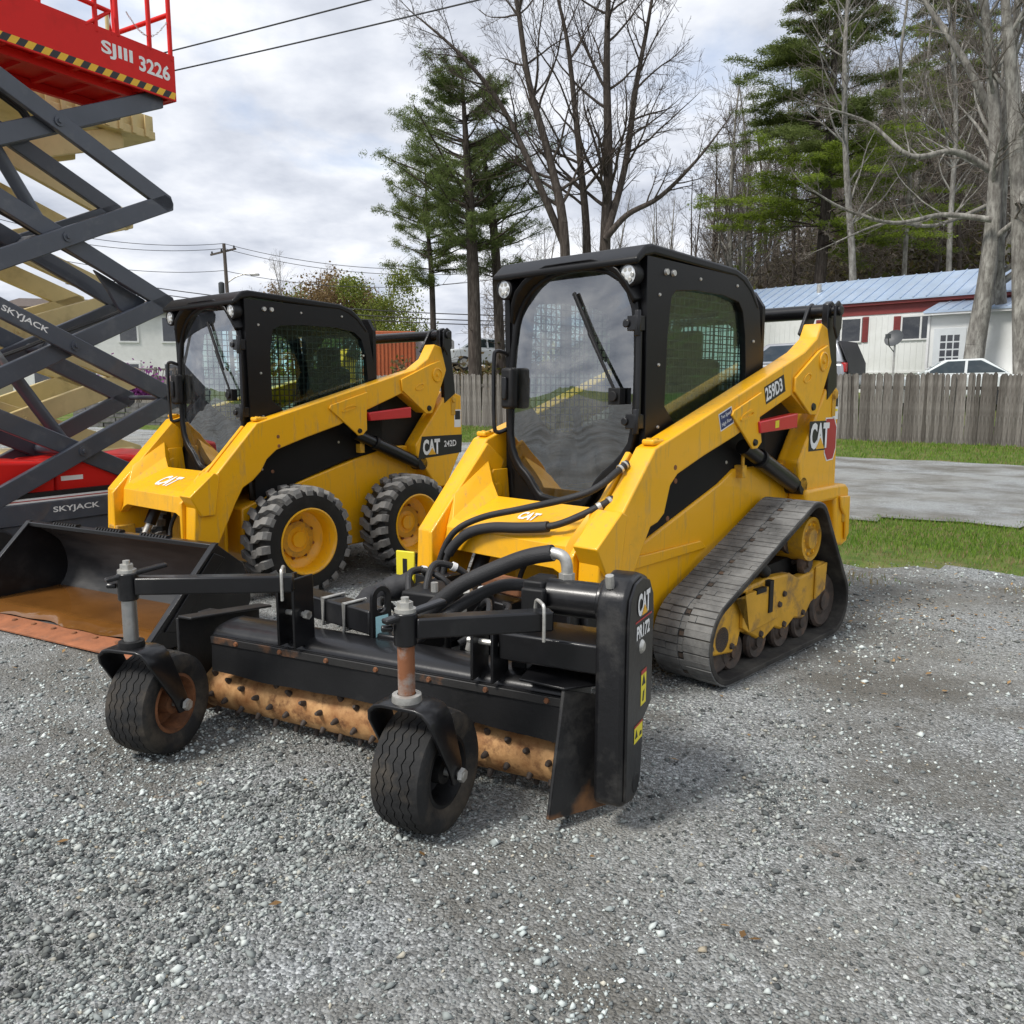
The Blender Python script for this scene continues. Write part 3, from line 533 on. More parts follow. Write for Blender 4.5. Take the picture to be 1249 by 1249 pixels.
def build_track(L, s):
    y0, y1 = (.54, .86) if s > 0 else (-.86, -.54); yc = (y0+y1)/2
    P = resample(hull_path(CIRC), .028); n = len(P)
    b = MB(); th = .028; prof = [(y0,0),(y0,-th),(y1,-th),(y1,0)]
    vs_ = [(p[0]-p[3]*o*-1*-1 if 0 else p[0]+p[3]*o, y, p[1]-p[2]*o) for p in P for (y, o) in prof]
    b.add(vs_, [[i*4+j, ((i+1) % n)*4+j, ((i+1) % n)*4+(j+1) % 4, i*4+(j+1) % 4] for i in range(n) for j in range(4)])
    belt = b.obj('track_belt', 'track_inner', L, bevel=.004, smooth=40)
    Q = resample(hull_path(CIRC), .0365); b = MB(); rnd = random.Random(3)
    for i, (x, z, tx, tz_) in enumerate(Q):
        T = Vector((tx, 0, tz_)); Nn = Vector((tz_, 0, -tx)); cuts = sorted([y0+.003, yc-.016+rnd.uniform(-.004, .004), yc+.016+rnd.uniform(-.004, .004), y1-.003]+([rnd.uniform(y0+.03, yc-.04)] if rnd.random() < .3 else [])+([rnd.uniform(yc+.04, y1-.03)] if rnd.random() < .3 else []))
        for k in range(len(cuts)-1):
            mid = cuts[k] < yc < cuts[k+1]
            if mid and i % 3 == 0: continue
            qa, qb = cuts[k]+.0012, cuts[k+1]-.0012; h = (.0062 if not mid else .0035)+rnd.uniform(-.0012, .001); w0, w1 = .0178, .0158; c2 = Vector((x, 0, z))+T*(rnd.uniform(-.0025, .0025)+(.006 if cuts[k] > yc else 0))
            vs_ = []
            for o, w in ((-.003, w0), (h, w1)):
                for (yy, sg) in ((qa, -1), (qa, 1), (qb, 1), (qb, -1)): q = c2+Nn*o+T*w*sg; vs_.append((q.x, yy, q.z))
            b.add(vs_, [[4,5,6,7],[0,1,5,4],[1,2,6,5],[2,3,7,6],[3,0,4,7]])
    b.obj('track_lugs', 'track_rubber', belt, bevel=0, smooth=0)['kind'] = 'stuff'
    # steel drive windows along the middle
    b = MB()
    for i, (x, z, tx, tz) in enumerate(Q):
        if i % 3: continue
        T = Vector((tx, 0, tz)); Nn = Vector((tz, 0, -tx)); c = Vector((x, yc, z))+Nn*.001
        b.bar(c-T*.010, c+T*.010, .024, .004, up=Nn)
    b.obj('drive_windows', 'worn_steel', belt)['kind'] = 'stuff'
    # frame
    fy = (.735, .80) if s > 0 else (-.80, -.735)
    fr = [(.72,.165),(.722,.285),(.66,.35),(.50,.425),(.42,.44),(.14,.455),(-.13,.44),(-.22,.40),(-.38,.405),(-.50,.45),(-.575,.44),(-.56,.27),(-.40,.225),(-.315,.145),(-.19,.175),(-.085,.125),(.04,.17),(.175,.12),(.33,.20),(.41,.225),(.445,.125),(.645,.15)]
    f = MB().prism(fr, 'y', *fy).obj('track_frame', 'yellow_worn', L, bevel=.012)
    e = 1 if s > 0 else -1; yo = .80*e
    MB().prism([(.47,.42),(.42,.43),(.43,.25),(.36,.21),(.05,.23),(.10,.42)], 'y', yo, yo+.022*e).obj('frame_cover', 'yellow_worn', f, bevel=.008); MB().prism([(-.42,.43),(-.565,.44),(-.55,.28),(-.42,.24)], 'y', yo, yo+.015*e).obj('frame_cover', 'yellow_worn', f, bevel=.008)
    b = MB(); b.box((.20,min(yo,yo+.026*e),.40),(.30,max(yo,yo+.026*e),.425)); b.box((.13,min(yo,yo+.03*e),.28),(.17,max(yo,yo+.03*e),.45)); b.cyl((.12,yo-.03*e,.48),(.20,yo-.03*e,.53),.035,12); b.obj('tensioner', 'black_flat', f)
    for (bx, bz) in ((.70,.20),(.50,.17),(.38,.30),(.30,.34),(-.05,.34),(-.5,.36),(.20,.17),(-.06,.17),(-.29,.19),(.0,.29)): MB().lathe([(0,.012),(.014,.012),(.018,0)], (bx, yo+.001*e, bz), (0, e, 0), 8).obj('bolt', 'worn_steel', f)
    MB().prism([(-.60,.40),(-.50,.5),(.35,.46),(.6,.3),(.6,.14),(-.6,.14)], 'y', .50*e, .70*e).obj('inner_frame', 'black_flat', L)
    def roller(name, x, z, r, mat='worn_steel'):
        b = MB(); w = .045
        for yy in (.64, .765): b.lathe([(0,-w/2),(r*.5,-w/2),(r*.55,-w/2+.01),(r*.9,-w/2+.005),(r,-w/2+.012),(r,w/2-.012),(r*.9,w/2),(r*.55,w/2-.012),(r*.4,w/2),(0,w/2)], (x, yy*e, z), (0, 1, 0), 28)
        b.cyl((x, .60*e, z), (x, .80*e, z), r*.35, 14); return b.obj(name, mat, L)
    for x in (.455, .20, -.065, -.31): roller('track_roller', x, .130, .098)
    roller('idler_wheel', .59, .222, .182); roller('idler_wheel', -.595, .20, .160); roller('carrier_roller', -.36, .46, .07)
    b = MB(); b.lathe([(0,.02),(.055,.02),(.06,0),(.10,-.005),(.105,.012),(.125,.012),(.128,-.06),(.128,-.25)], (-.36, .79*e, .60), (0, e, 0), 30)
    sp = b.obj('drive_motor', 'yellow_worn', L)
    b = MB()
    for a in range(9): b.lathe([(0,.010),(.008,.010),(.010,0)], (-.36+.085*math.cos(a*.698), .787*e, .60+.085*math.sin(a*.698)), (0, e, 0), 8)
    b.obj('hub_bolts', 'yellow_paint', sp)
    b = MB()
    for a in range(14):
        w = a*2*math.pi/14; b.cyl((-.30+.125*math.cos(w), .62*e, .652+.125*math.sin(w)), (-.30+.125*math.cos(w), .72*e, .652+.125*math.sin(w)), .016, 8)
    b.lathe([(.04,-.01),(.14,-.01),(.14,.01),(.04,.01)], (-.30,.63*e,.652), (0,1,0), 24); b.lathe([(.04,-.01),(.14,-.01),(.14,.01),(.04,.01)], (-.30,.71*e,.652), (0,1,0), 24); b.obj('drive_sprocket', 'worn_steel', L)

# --- tyre with chevron lugs
def build_wheel(L, x, s):
    r, w = .385, .27; yo = .83*s; yc = yo-s*w/2; root_d = (0, s, 0)
    prof = [(.225,-.12),(.24,-.135),(.30,-.142),(.345,-.13),(.362,-.09),(.364,0),(.362,.09),(.345,.13),(.30,.142),(.24,.135),(.225,.12)]
    t = MB().lathe(prof, (x, yc, r), root_d, 56).obj('tyre', 'tyre_side', L)
    b = MB(); n = 23
    for k in range(n):
        for side in (-1, 1):
            a0 = 2*math.pi*(k+(.5 if side > 0 else 0))/n
            sec = []
            for (q, da, wd) in ((.006,.0,.090),(.050,.02,.088),(.080,.085,.086),(.126,.105,.092),(.140,.11,.088)):
                y = side*q; rad = .390-(.006 if q > .1 else 0)-(.028 if q > .135 else 0); rb = .352 if q < .13 else .325
                sec.append((y, a0+da-wd, a0+da+wd*.92, rad, rb))
            vs_ = []
            for (y, aa, ab, ra, rb) in sec:
                for (an, ra_) in ((aa, rb), (aa+.018, ra), (ab-.018, ra), (ab, rb)):
                    vs_.append((x+ra_*math.cos(an), yc+s*y, r+ra_*math.sin(an)))
            m = len(sec); b.add(vs_, [[i*4+j, (i+1)*4+j, (i+1)*4+j+1, i*4+j+1] for i in range(m-1) for j in range(3)]+[[0,1,2,3],[(m-1)*4+3,(m-1)*4+2,(m-1)*4+1,(m-1)*4]])
    b.obj('tread_lugs', 'tyre_tread', t, smooth=0)['kind'] = 'stuff'
    rim = MB().lathe([(.232,.120),(.238,.138),(.228,.142),(.215,.128),(.205,.06),(.20,.02),(.17,.005),(.155,-.01),(.12,-.02),(.095,-.02),(.09,.0),(.06,.005),(.055,.02),(0,.022)], (x, yc, r), root_d, 44).obj('rim', 'yellow_paint', L)
    for a in range(8):
        w_ = a*math.pi/4+.3; MB().lathe([(0,.018),(.010,.018),(.013,.012),(.013,0)], (x+.135*math.cos(w_), yc+s*-.018, r+.135*math.sin(w_)), root_d, 8).obj('lug_nut', 'rust', rim)
    MB().cyl((x,s*.45,r),(x,yc,r),.13,20).obj('axle_hub', 'yellow_worn', L)

GL = 'skid loaders parked on the gravel'
ctl = empty('compact_track_loader', (.862, 4.898, 0), 3.943, 'yellow and black tracked loader wearing 259D3 on its lift arm, carrying the power rake', 'loader')
build_loader(ctl, 'A'); build_track(ctl, 1); build_track(ctl, -1)
ssl = empty('skid_steer_loader', (-1.661, 6.703, 0), 4.019, 'yellow and black wheeled loader marked 242D on its tower, with a bucket on its arms', 'loader')
build_loader(ssl, 'B')
for s in (1, -1):
    for x in (.61, -.435): build_wheel(ssl, x, s)
# lettering and stickers
sl = -math.atan2(.437, 1.34)
xd = (-math.cos(sl), 0, -math.sin(sl)); up = (-math.sin(sl)*-1*-1, 0, math.cos(sl))
up = Vector(xd).cross(Vector((0,1,0)))*-1
up = up if up.z > 0 else -up
xv = Vector(xd)
def slanted(L, c, w, h, mat, d=.0006):
    c = Vector(c); return decal(mat, L, [c-xv*w/2-up*h/2, c+xv*w/2-up*h/2, c+xv*w/2+up*h/2, c-xv*w/2+up*h/2], d=d)
c = Vector((-.21,.6125,1.435)); slanted(ctl, c-Vector((0.006,0,0)), .235, .098, 'black_print'); text('259D3', 'white_print', ctl, c+xv*-.006, xv, up, .20, .078, bold=.03)
c = Vector((.30,.6125,1.285)); slanted(ctl, c, .135, .092, 'white_print'); slanted(ctl, c, .122, .080, 'navy_print', d=.0014)
text('Two Speed', 'white_print', ctl, c+up*.019+Vector((0,.001,0)), xv, up, .10, .024, bold=.01); text('High Flow', 'white_print', ctl, c-up*.019+Vector((0,.001,0)), xv, up, .10, .024, bold=.01)
hexa = [(-.965,.6005,1.27),(-.80,.6005,1.27),(-.80,.6005,1.10),(-.965,.6005,1.02),(-1.06,.6005,1.09),(-1.06,.6005,1.24)]
hx2 = [(-.93,.6005,1.255),(-1.045,.6005,1.255),(-1.085,.6005,1.20),(-1.085,.6005,1.07),(-1.05,.6005,1.005),(-.97,.6005,1.0),(-.93,.6005,1.05)]
decal('white_print', ctl, [Vector(p)+Vector((0,0,0)) for p in [(p[0]+(.008 if p[0] > -1 else -.008), p[1], p[2]+(.008 if p[2] > 1.1 else -.008)) for p in hx2][::1]], n=(0,1,0))
decal('red_print', ctl, hx2, d=.0016, n=(0,1,0)); decal('black_print', ctl, [(-.70,.6005,1.065),(-.985,.6005,1.065),(-.985,.6005,1.245),(-.70,.6005,1.245)][::1], d=.0010)
cat_logo(ctl, (-.845,.6025,1.155), (-1,0,0), (0,0,1), .265, .16)
decal('white_print', ctl, [(-1.02,.6005,1.25),(-1.10,.6005,1.25),(-1.10,.6005,1.405),(-1.02,.6005,1.405)]); decal('black_print', ctl, [(-1.03,.6005,1.33),(-1.09,.6005,1.33),(-1.09,.6005,1.395),(-1.03,.6005,1.395)], d=.0014); decal('warning_yellow', ctl, [(-1.03,.6005,1.30),(-1.09,.6005,1.30),(-1.09,.6005,1.315),(-1.03,.6005,1.315)], d=.0014)
decal('black_print', ssl, [(-.665,.6005,.87),(-1.185,.6005,.90),(-1.195,.6005,1.055),(-.71,.6005,1.055)]); cat_logo(ssl, (-.82,.6015,.965), (-1,0,.02), (0,0,1), .20, .13)
text('242D', 'white_print', ssl, (-1.045,.6015,.985), (-1,0,.02), (0,0,1), .15, .052, bold=.02)
decal('white_print', ssl, [(-1.10,.6005,1.12),(-1.18,.6005,1.12),(-1.18,.6005,1.27),(-1.10,.6005,1.27)]); decal('black_print', ssl, [(-1.108,.6005,1.185),(-1.172,.6005,1.185),(-1.172,.6005,1.26),(-1.108,.6005,1.26)], d=.0014)
# hoses from the track loader's elbow down to the rake
def W2A(p):
    c, s = math.cos(3.943), math.sin(3.943); x, y = p[0]-.862, p[1]-4.898; return (c*x+s*y, -s*x+c*y, p[2])
def stain_mat(name, base, stain, z0, z1, rough=.5):
    """paint whose lower rim has rusted: rust mask follows height with a ragged noise edge"""
    m = pm(name, base, rough, var=.25, bump=.12, bs=40, dirt=(.09,.085,.075), da=.45, ds=5); nt = m.node_tree; N = nt.nodes; L = nt.links
    b = N['Principled BSDF']; src = b.inputs['Base Color'].links[0].from_socket
    tc = N.new('ShaderNodeTexCoord'); sp = N.new('ShaderNodeSeparateXYZ'); L.new(tc.outputs['Object'], sp.inputs[0])
    n = N.new('ShaderNodeTexNoise'); n.inputs['Scale'].default_value = 9; n.inputs['Detail'].default_value = 8; L.new(tc.outputs['Object'], n.inputs['Vector'])
    mr = N.new('ShaderNodeMapRange'); mr.inputs[1].default_value = z0; mr.inputs[2].default_value = z1; mr.inputs[3].default_value = .55; mr.inputs[4].default_value = -.45; L.new(sp.outputs[2], mr.inputs[0])
    ad = N.new('ShaderNodeMath'); ad.operation = 'ADD'; L.new(mr.outputs[0], ad.inputs[0]); L.new(n.outputs[0], ad.inputs[1])
    rp = N.new('ShaderNodeValToRGB'); rp.color_ramp.elements[0].position = .5; rp.color_ramp.elements[1].position = .72; L.new(ad.outputs[0], rp.inputs[0])
    mx = N.new('ShaderNodeMix'); mx.data_type = 'RGBA'; L.new(rp.outputs[0], mx.inputs[0]); L.new(src, mx.inputs[6]); mx.inputs[7].default_value = (*stain, 1); L.new(mx.outputs[2], b.inputs['Base Color'])
    return m
stain_mat('plate_rusted', (.009,.009,.0095), (.20,.09,.032), -.04, .19)
stain_mat('case_rusted', (.007,.007,.008), (.05,.033,.02), .0, .20, .34)

# ------------------------------------------------------------------ power rake
RX, RY, RW = -.531, 3.152, 4.24627
rake = empty('power_rake', (RX, RY, 0), RW, 'black power rake with spiked rusty drum, marked PR172 on its chain case', 'power rake')
MB().cyl((0,-.87,.135),(0,.85,.135),.094,48).obj('drum', 'rust_drum', rake, bevel=.006)
drum = [o for o in rake.children if o.name.startswith('drum')][0]
tb = MB(); tb.lathe([(0,.036),(.010,.034),(.014,.024),(.017,.014),(.019,-.004)], (0,0,0), (0,0,1), 10); tm = tb.mesh('tooth'); tm.materials.append(MAT['worn_steel']); tm.shade_smooth(); tm.set_sharp_from_angle(angle=R(40))
for k in range(20):
    for j in range(7):
        if random.random() < .0: continue
        a = 2*math.pi*(j+.5*(k % 2))/7+.22*k+random.uniform(-.04, .04); y = -.81+k*.084+random.uniform(-.006, .006)
        o = bpy.data.objects.new('tooth', tm); COL.objects.link(o); o.parent = drum
        dv = Vector((math.cos(a), 0, math.sin(a))); o.location = Vector((0, y, .135))+dv*.093; o.rotation_euler = dv.to_track_quat('Z', 'Y').to_euler(); o.scale = (.68, .68, random.uniform(.6, .95))
# main beam, rubber flap and clamp strip
b = MB(); b.prism(chaikin([(.105,.355),(.105,.44),(-.11,.45),(-.11,.355)], 2), 'y', -.77, .855); beam = b.obj('main_beam', 'black_paint', rake, smooth=50)
ys = np.linspace(-.765, .85, 40); b = MB(); vs_ = []
for y in ys:
    w = .006*math.sin(y*9)+.004*math.sin(y*23); vs_ += [(.112,y,.405),(.114+w*.5,y,.33),(.118+w,y,.250+.006*math.sin(y*5)),(.126+w,y,.250+.006*math.sin(y*5)),(.122+w*.5,y,.33),(.120,y,.405)]
b.add(vs_, [[i*6+j,(i+1)*6+j,(i+1)*6+(j+1) % 6,i*6+(j+1) % 6] for i in range(39) for j in range(6)]+[[0,1,2,3,4,5],[39*6+5-j for j in range(6)]]); b.obj('rubber_flap', 'black_flat', rake, smooth=40)
strip = MB().box((.1205,-.765,.372),(.128,.85,.402)).obj('clamp_strip', 'rusted_black', rake, bevel=.002)
for y in np.arange(-.62, .85, .235): MB().lathe([(0,.008),(.008,.008),(.011,0)], (.128,y,.387), (1,0,0), 8).obj('bolt', 'rust', strip)
# end plates
b = MB(); b.prism([(.20,.485),(-.27,.43),(-.27,.06),(-.09,.02),(.20,.06)], 'y', -.882, -.868); b.prism([(.20,.485),(-.27,.43),(-.27,.442),(.20,.497)], 'y', -.868, -.79); lp = b.obj('end_plate', 'plate_rusted', rake, bevel=.004)
b = MB(); b.box((-.06,-.96,.02),(.02,-.885,.46)); b.cyl((-.02,-.90,.135),(-.02,-.97,.135),.06,16); b.obj('bearing_arm', 'black_flat', lp, bevel=.01)
b = MB(); b.prism([(.275,.045),(.155,.445),(.06,.47),(-.09,.44),(-.06,.01),(.10,.02)], 'y', .855, .869); rp = b.obj('end_plate', 'plate_rusted', rake, bevel=.004)
b = MB(); b.add([(.275,.869,.045),(.155,.869,.445),(.03,.985,.40),(.07,.985,.03),(.267,.873,.045),(.147,.873,.445),(.022,.985,.40),(.062,.985,.03)], [[0,1,2,3],[7,6,5,4],[0,4,5,1],[1,5,6,2],[2,6,7,3],[3,7,4,0]]); b.obj('side_guard', 'plate_rusted', rp, bevel=.002)
b = MB(); b.add([(.30,.70,.605),(.155,.70,.44),(.155,.869,.44),(.30,.869,.60),(.292,.70,.613),(.147,.70,.449),(.147,.869,.449),(.292,.869,.61)], [[0,1,2,3],[7,6,5,4],[0,4,5,1],[1,5,6,2],[2,6,7,3],[3,7,4,0]]) if 0 else None
MB().add([(.158,.70,.452),(.162,.869,.447),(.04,.985,.447),(-.06,.985,.47),(-.06,.70,.49),(.158,.70,.460),(.162,.869,.455),(.04,.985,.455),(-.06,.985,.478),(-.06,.70,.498)], [[4,3,2,1,0],[5,6,7,8,9]]+[[i,(i+1) % 5,5+(i+1) % 5,5+i] for i in range(5)]).obj('top_guard', 'black_paint', rp, bevel=.002)
# chain case
cp = [(.195,.10),(.195,.72),(.18,.79),(.13,.835),(.05,.845),(-.03,.82),(-.075,.765),(-.085,.70),(-.075,.37),(.01,.335),(.035,.13),(.06,.095),(.11,.08),(.165,.09)]
cc = MB().prism(cp, 'y', .985, 1.085).obj('chain_case', 'case_rusted', rake, bevel=.016, seg=3)
b = MB(); b.prism([(p[0]*.93+.004, .46+(p[1]-.46)*.965) for p in cp], 'y', 1.085, 1.095); lid = b.obj('case_cover', 'case_rusted', cc, bevel=.006)
MB().lathe([(0,.010),(.014,.010),(.022,.004),(.024,0)], (.055,1.095,.60), (0,1,0), 16).obj('bolt', 'zinc', lid)
MB().lathe([(0,.003),(.030,.003),(.034,0)], (.09,1.095,.145), (0,1,0), 20).obj('bearing_cap', 'black_flat', lid)
MB().cyl((.155,1.02,.81),(.165,1.02,.85),.014,10).obj('breather', 'zinc', cc)

L_ = (-1,0,0); U_ = (0,0,1)
cat_logo(rake, (.045,1.0965,.745), L_, U_, .125, .075)
decal('red_print', rake, [(.125,1.0955,.690),(-.045,1.0955,.690),(-.045,1.0955,.696),(.125,1.0955,.696)])
text('PR172', 'white_print', rake, (.045,1.0955,.655), L_, U_, .135, .048, bold=.04)
def warn(par, x0, x1, z0, z1, y):
    decal('warning_yellow', par, [(x1,y,z0),(x0,y,z0),(x0,y,z1),(x1,y,z1)], 'warning_sticker'); xm = (x0+x1)/2; h = z1-z0; w = x1-x0
    if h > w:
        decal('black_print', par, [(xm+.35*w,y,z0+.56*h),(xm-.35*w,y,z0+.56*h),(xm,y,z0+.88*h)], 'warning_triangle', d=.0012); decal('black_print', par, [(xm+.22*w,y,z0+.1*h),(xm-.05*w,y,z0+.1*h),(xm-.2*w,y,z0+.42*h),(xm+.1*w,y,z0+.36*h)], 'warning_pictogram', d=.0012)
    else:
        decal('black_print', par, [(xm+.42*w,y,z0+.25*h),(xm+.08*w,y,z0+.25*h),(xm+.25*w,y,z0+.75*h)], 'warning_triangle', d=.0012); decal('black_print', par, [(xm-.08*w,y,z0+.2*h),(xm-.40*w,y,z0+.2*h),(xm-.40*w,y,z0+.4*h),(xm-.2*w,y,z0+.45*h)], 'warning_pictogram', d=.0012)
    decal('red_print', par, [(x1,y,z1-.12*h),(x0,y,z1-.12*h),(x0,y,z1),(x1,y,z1)], 'warning_header', d=.0010)
warn(rake, .0, .055, .395, .515, 1.0955); warn(rake, .03, .115, .285, .345, 1.0955)
# hydraulic motor, fitting and thick sleeved hoses
b = MB(); b.cyl((-.10,.69,.69),(-.10,.925,.69),.066,28); b.cyl((-.10,.90,.69),(-.10,.985,.69),.082,28); mo = b.obj('hydraulic_motor', 'black_paint', rake, bevel=.004)
b = MB(); b.box((-.17,.62,.625),(-.03,.70,.755)); b.box((-.03,.63,.65),(.005,.72,.735)); b.obj('motor_block', 'black_flat', mo, bevel=.008)
b = MB(); b.tube(smooth_path([(-.12,.755,.745),(-.12,.755,.80),(-.12,.74,.835),(-.12,.70,.845),(-.12,.66,.835)],5), .021, 12); b.cyl((-.12,.755,.735),(-.12,.755,.775),.029,6); b.cyl((-.12,.70,.845),(-.12,.655,.834),.027,14); b.obj('elbow_fitting', 'zinc', mo)
b = MB(); b.tube(smooth_path([(-.12,.70,.845),(-.12,.60,.82),(-.12,.484,.771),(-.12,.306,.679),(-.12,.154,.552),(-.12,.055,.46),(-.16,-.02,.42),(-.26,-.06,.42)],8), .031, 14); b.obj('sleeved_hose', 'hose', rake)
b = MB(); b.tube(smooth_path([(-.17,.62,.70),(-.20,.45,.68),(-.16,.30,.60),(-.11,.19,.51),(-.10,.10,.43),(-.18,.0,.38)],8), .024, 12); b.obj('sleeved_hose', 'hose', rake)
# swivel boom back to the loader and its mounting frame
b = MB(); b.box((-.74,-.07,.33),(-.06,.07,.46)); b.box((-.30,-.22,.30),(-.12,.22,.335)); b.cyl((-.42,0,.25),(-.42,0,.52),.075,20); bo = b.obj('swivel_boom', 'black_paint', rake, bevel=.008)
a17 = 3.943-RW; ca, sa = math.cos(a17), math.sin(a17)
def AR(x, y, z): return (-.81+ca*x-sa*y, .03+sa*x+ca*y, z)
def abox(b, a, c):
    P = [AR(x, y, z) for z in (a[2], c[2]) for x, y in ((a[0],a[1]),(c[0],a[1]),(c[0],c[1]),(a[0],c[1]))]
    b.add(P, [[0,3,2,1],[4,5,6,7],[0,1,5,4],[1,2,6,5],[2,3,7,6],[3,0,4,7]])
b = MB(); abox(b, (.0,-.56,.12), (.03,.56,.50)); abox(b, (.03,-.30,.40), (.16,.30,.50)); abox(b, (.03,.10,.20), (.25,.13,.56)); abox(b, (.03,-.13,.20), (.25,-.10,.56)); b.obj('mounting_frame', 'black_paint', rake, bevel=.008)
b = MB(); abox(b, (.05,.05,.53), (.13,.36,.60)); b.obj('manifold_block', 'rust', rake, bevel=.01)
b = MB(); b.box((-.55,-.09,.46),(-.30,.16,.58)); b.obj('valve_block', 'black_flat', rake, bevel=.012)
for p, q, r_ in (((-.35,.05,.56),(-.35,.05,.62),.016), ((-.42,.12,.56),(-.42,.19,.58),.016), ((-.36,.15,.53),(-.30,.22,.53),.015)): MB().cyl(p, q, r_, 8).obj('valve_fitting', 'zinc', rake)
decal('warning_yellow', rake, [(-.119,.16,.345),(-.119,.02,.345),(-.119,.02,.40),(-.119,.16,.40)][::-1]); 
hp = [[(-.62,.14,.50),(-.58,.06,.62),(-.48,-.02,.67),(-.40,-.02,.60),(-.36,.0,.50)], [(-.66,.02,.48),(-.58,-.10,.60),(-.47,-.15,.62),(-.38,-.10,.54),(-.33,-.06,.44)], [(-.60,-.12,.45),(-.46,-.28,.53),(-.30,-.26,.46),(-.22,-.10,.41)], [(-.55,.22,.46),(-.46,.25,.58),(-.36,.20,.57),(-.32,.12,.48)], [(-.66,-.2,.42),(-.55,-.32,.48),(-.40,-.34,.47),(-.28,-.22,.38)], [(-.7,.12,.45),(-.55,.3,.5),(-.4,.33,.48),(-.26,.22,.40)], [(-.58,-.02,.48),(-.52,-.10,.60),(-.46,-.06,.64),(-.46,.04,.60),(-.50,.05,.50)], [(-.44,.18,.46),(-.40,.27,.55),(-.32,.33,.55),(-.22,.36,.47),(-.15,.34,.42)], [(-.40,-.16,.44),(-.33,-.20,.52),(-.25,-.17,.52),(-.18,-.08,.44)]]
for k, p in enumerate(hp): MB().tube(smooth_path(p, 7), (.015, .016, .03, .013, .017, .014, .011, .013, .012)[k], 10).obj('hydraulic_hose', 'hose', rake)
for k in (0, 1, 3):
    q = smooth_path(hp[k], 7); MB().cyl(q[9], q[10], .020, 12).obj('hose_tag', 'white_print', rake)
for (p, q) in (((-.36,.0,.50),(-.35,.0,.54)), ((-.32,.12,.48),(-.325,.125,.53)), ((-.33,-.06,.44),(-.34,-.065,.49)), ((-.15,.34,.42),(-.155,.345,.47))): MB().tube([p, q], [.024, .019], 6).obj('hose_fitting', 'zinc', rake)
MB().box((-.585,-.30,.54),(-.572,-.20,.69)).obj('hose_sticker', 'warning_yellow', rake, bevel=.004)
b = MB(); b.box((-.5715,-.262,.585),(-.5705,-.238,.655)); b.obj('sticker_figure', 'black_print', rake)
# folded rubber sleeve lying on the boom
b = MB(); b.tube(smooth_path([(-.20,-.10,.43),(-.24,-.22,.47),(-.34,-.30,.49),(-.46,-.28,.52),(-.52,-.18,.56)],8), [.05,.055,.06,.06,.058,.05,.052,.055,.05,.055,.06,.06,.058,.05,.052,.055,.05,.055,.06,.06,.058,.05,.052,.055,.05,.055,.06,.06,.058,.05,.052,.055,.05], 14); b.obj('hose_bundle_wrap', 'seat_black', rake, smooth=60)
# gauge tube with clamps and lug
t0, t1 = Vector((-.23,-.56,.50)), Vector((-.095,-.06,.50)); dv = (t1-t0).normalized(); sd = Vector((dv.y,-dv.x,0))
b = MB(); b.bar(t0, t1, .095, .10); gt = b.obj('gauge_tube', 'black_paint', rake, bevel=.008)
for k in (.42, .70):
    c = t0+(t1-t0)*k; b = MB(); q = [c+sd*.056+Vector((0,0,.056)), c-sd*.056+Vector((0,0,.056)), c-sd*.056-Vector((0,0,.056)), c+sd*.056-Vector((0,0,.056))]; b.tube(q, .009, 8, closed=True); b.obj('u_bolt', 'zinc', gt)
lug = t1+dv*.01; zz = Vector((0,0,1)); pro = [(-.05,-.07),(.05,-.07)]+[(.05*math.cos(a),.10+.05*math.sin(a)) for a in np.linspace(0, math.pi, 9)]
hol = [(.024*math.cos(a),.085+(.02 if math.sin(a) > 0 else -.02)+.024*math.sin(a)) for a in np.linspace(0, 2*math.pi, 16, endpoint=False)]
o_, i_ = pair_loops(pro, hol, (0, .085)); b = MB(); n = len(o_); vs_ = []
for off in (0, .014):
    for P in (o_, i_): vs_ += [lug+sd*p[0]+zz*p[1]+dv*off for p in P]
fs = []
for i in range(n):
    j = (i+1) % n; fs += [[i,j,n+j,n+i],[2*n+i,3*n+i,3*n+j,2*n+j],[i,2*n+i,2*n+j,j],[n+i,n+j,3*n+j,3*n+i]]
b.add(vs_, fs); b.obj('lug_plate', 'black_paint', gt, bevel=.002)
q0 = lug+dv*.0155; decal('teal_print', gt, [q0+sd*.035-zz*.055, q0-sd*.03-zz*.055, q0-sd*.03+zz*.03, q0+sd*.035+zz*.03], 'sticker')
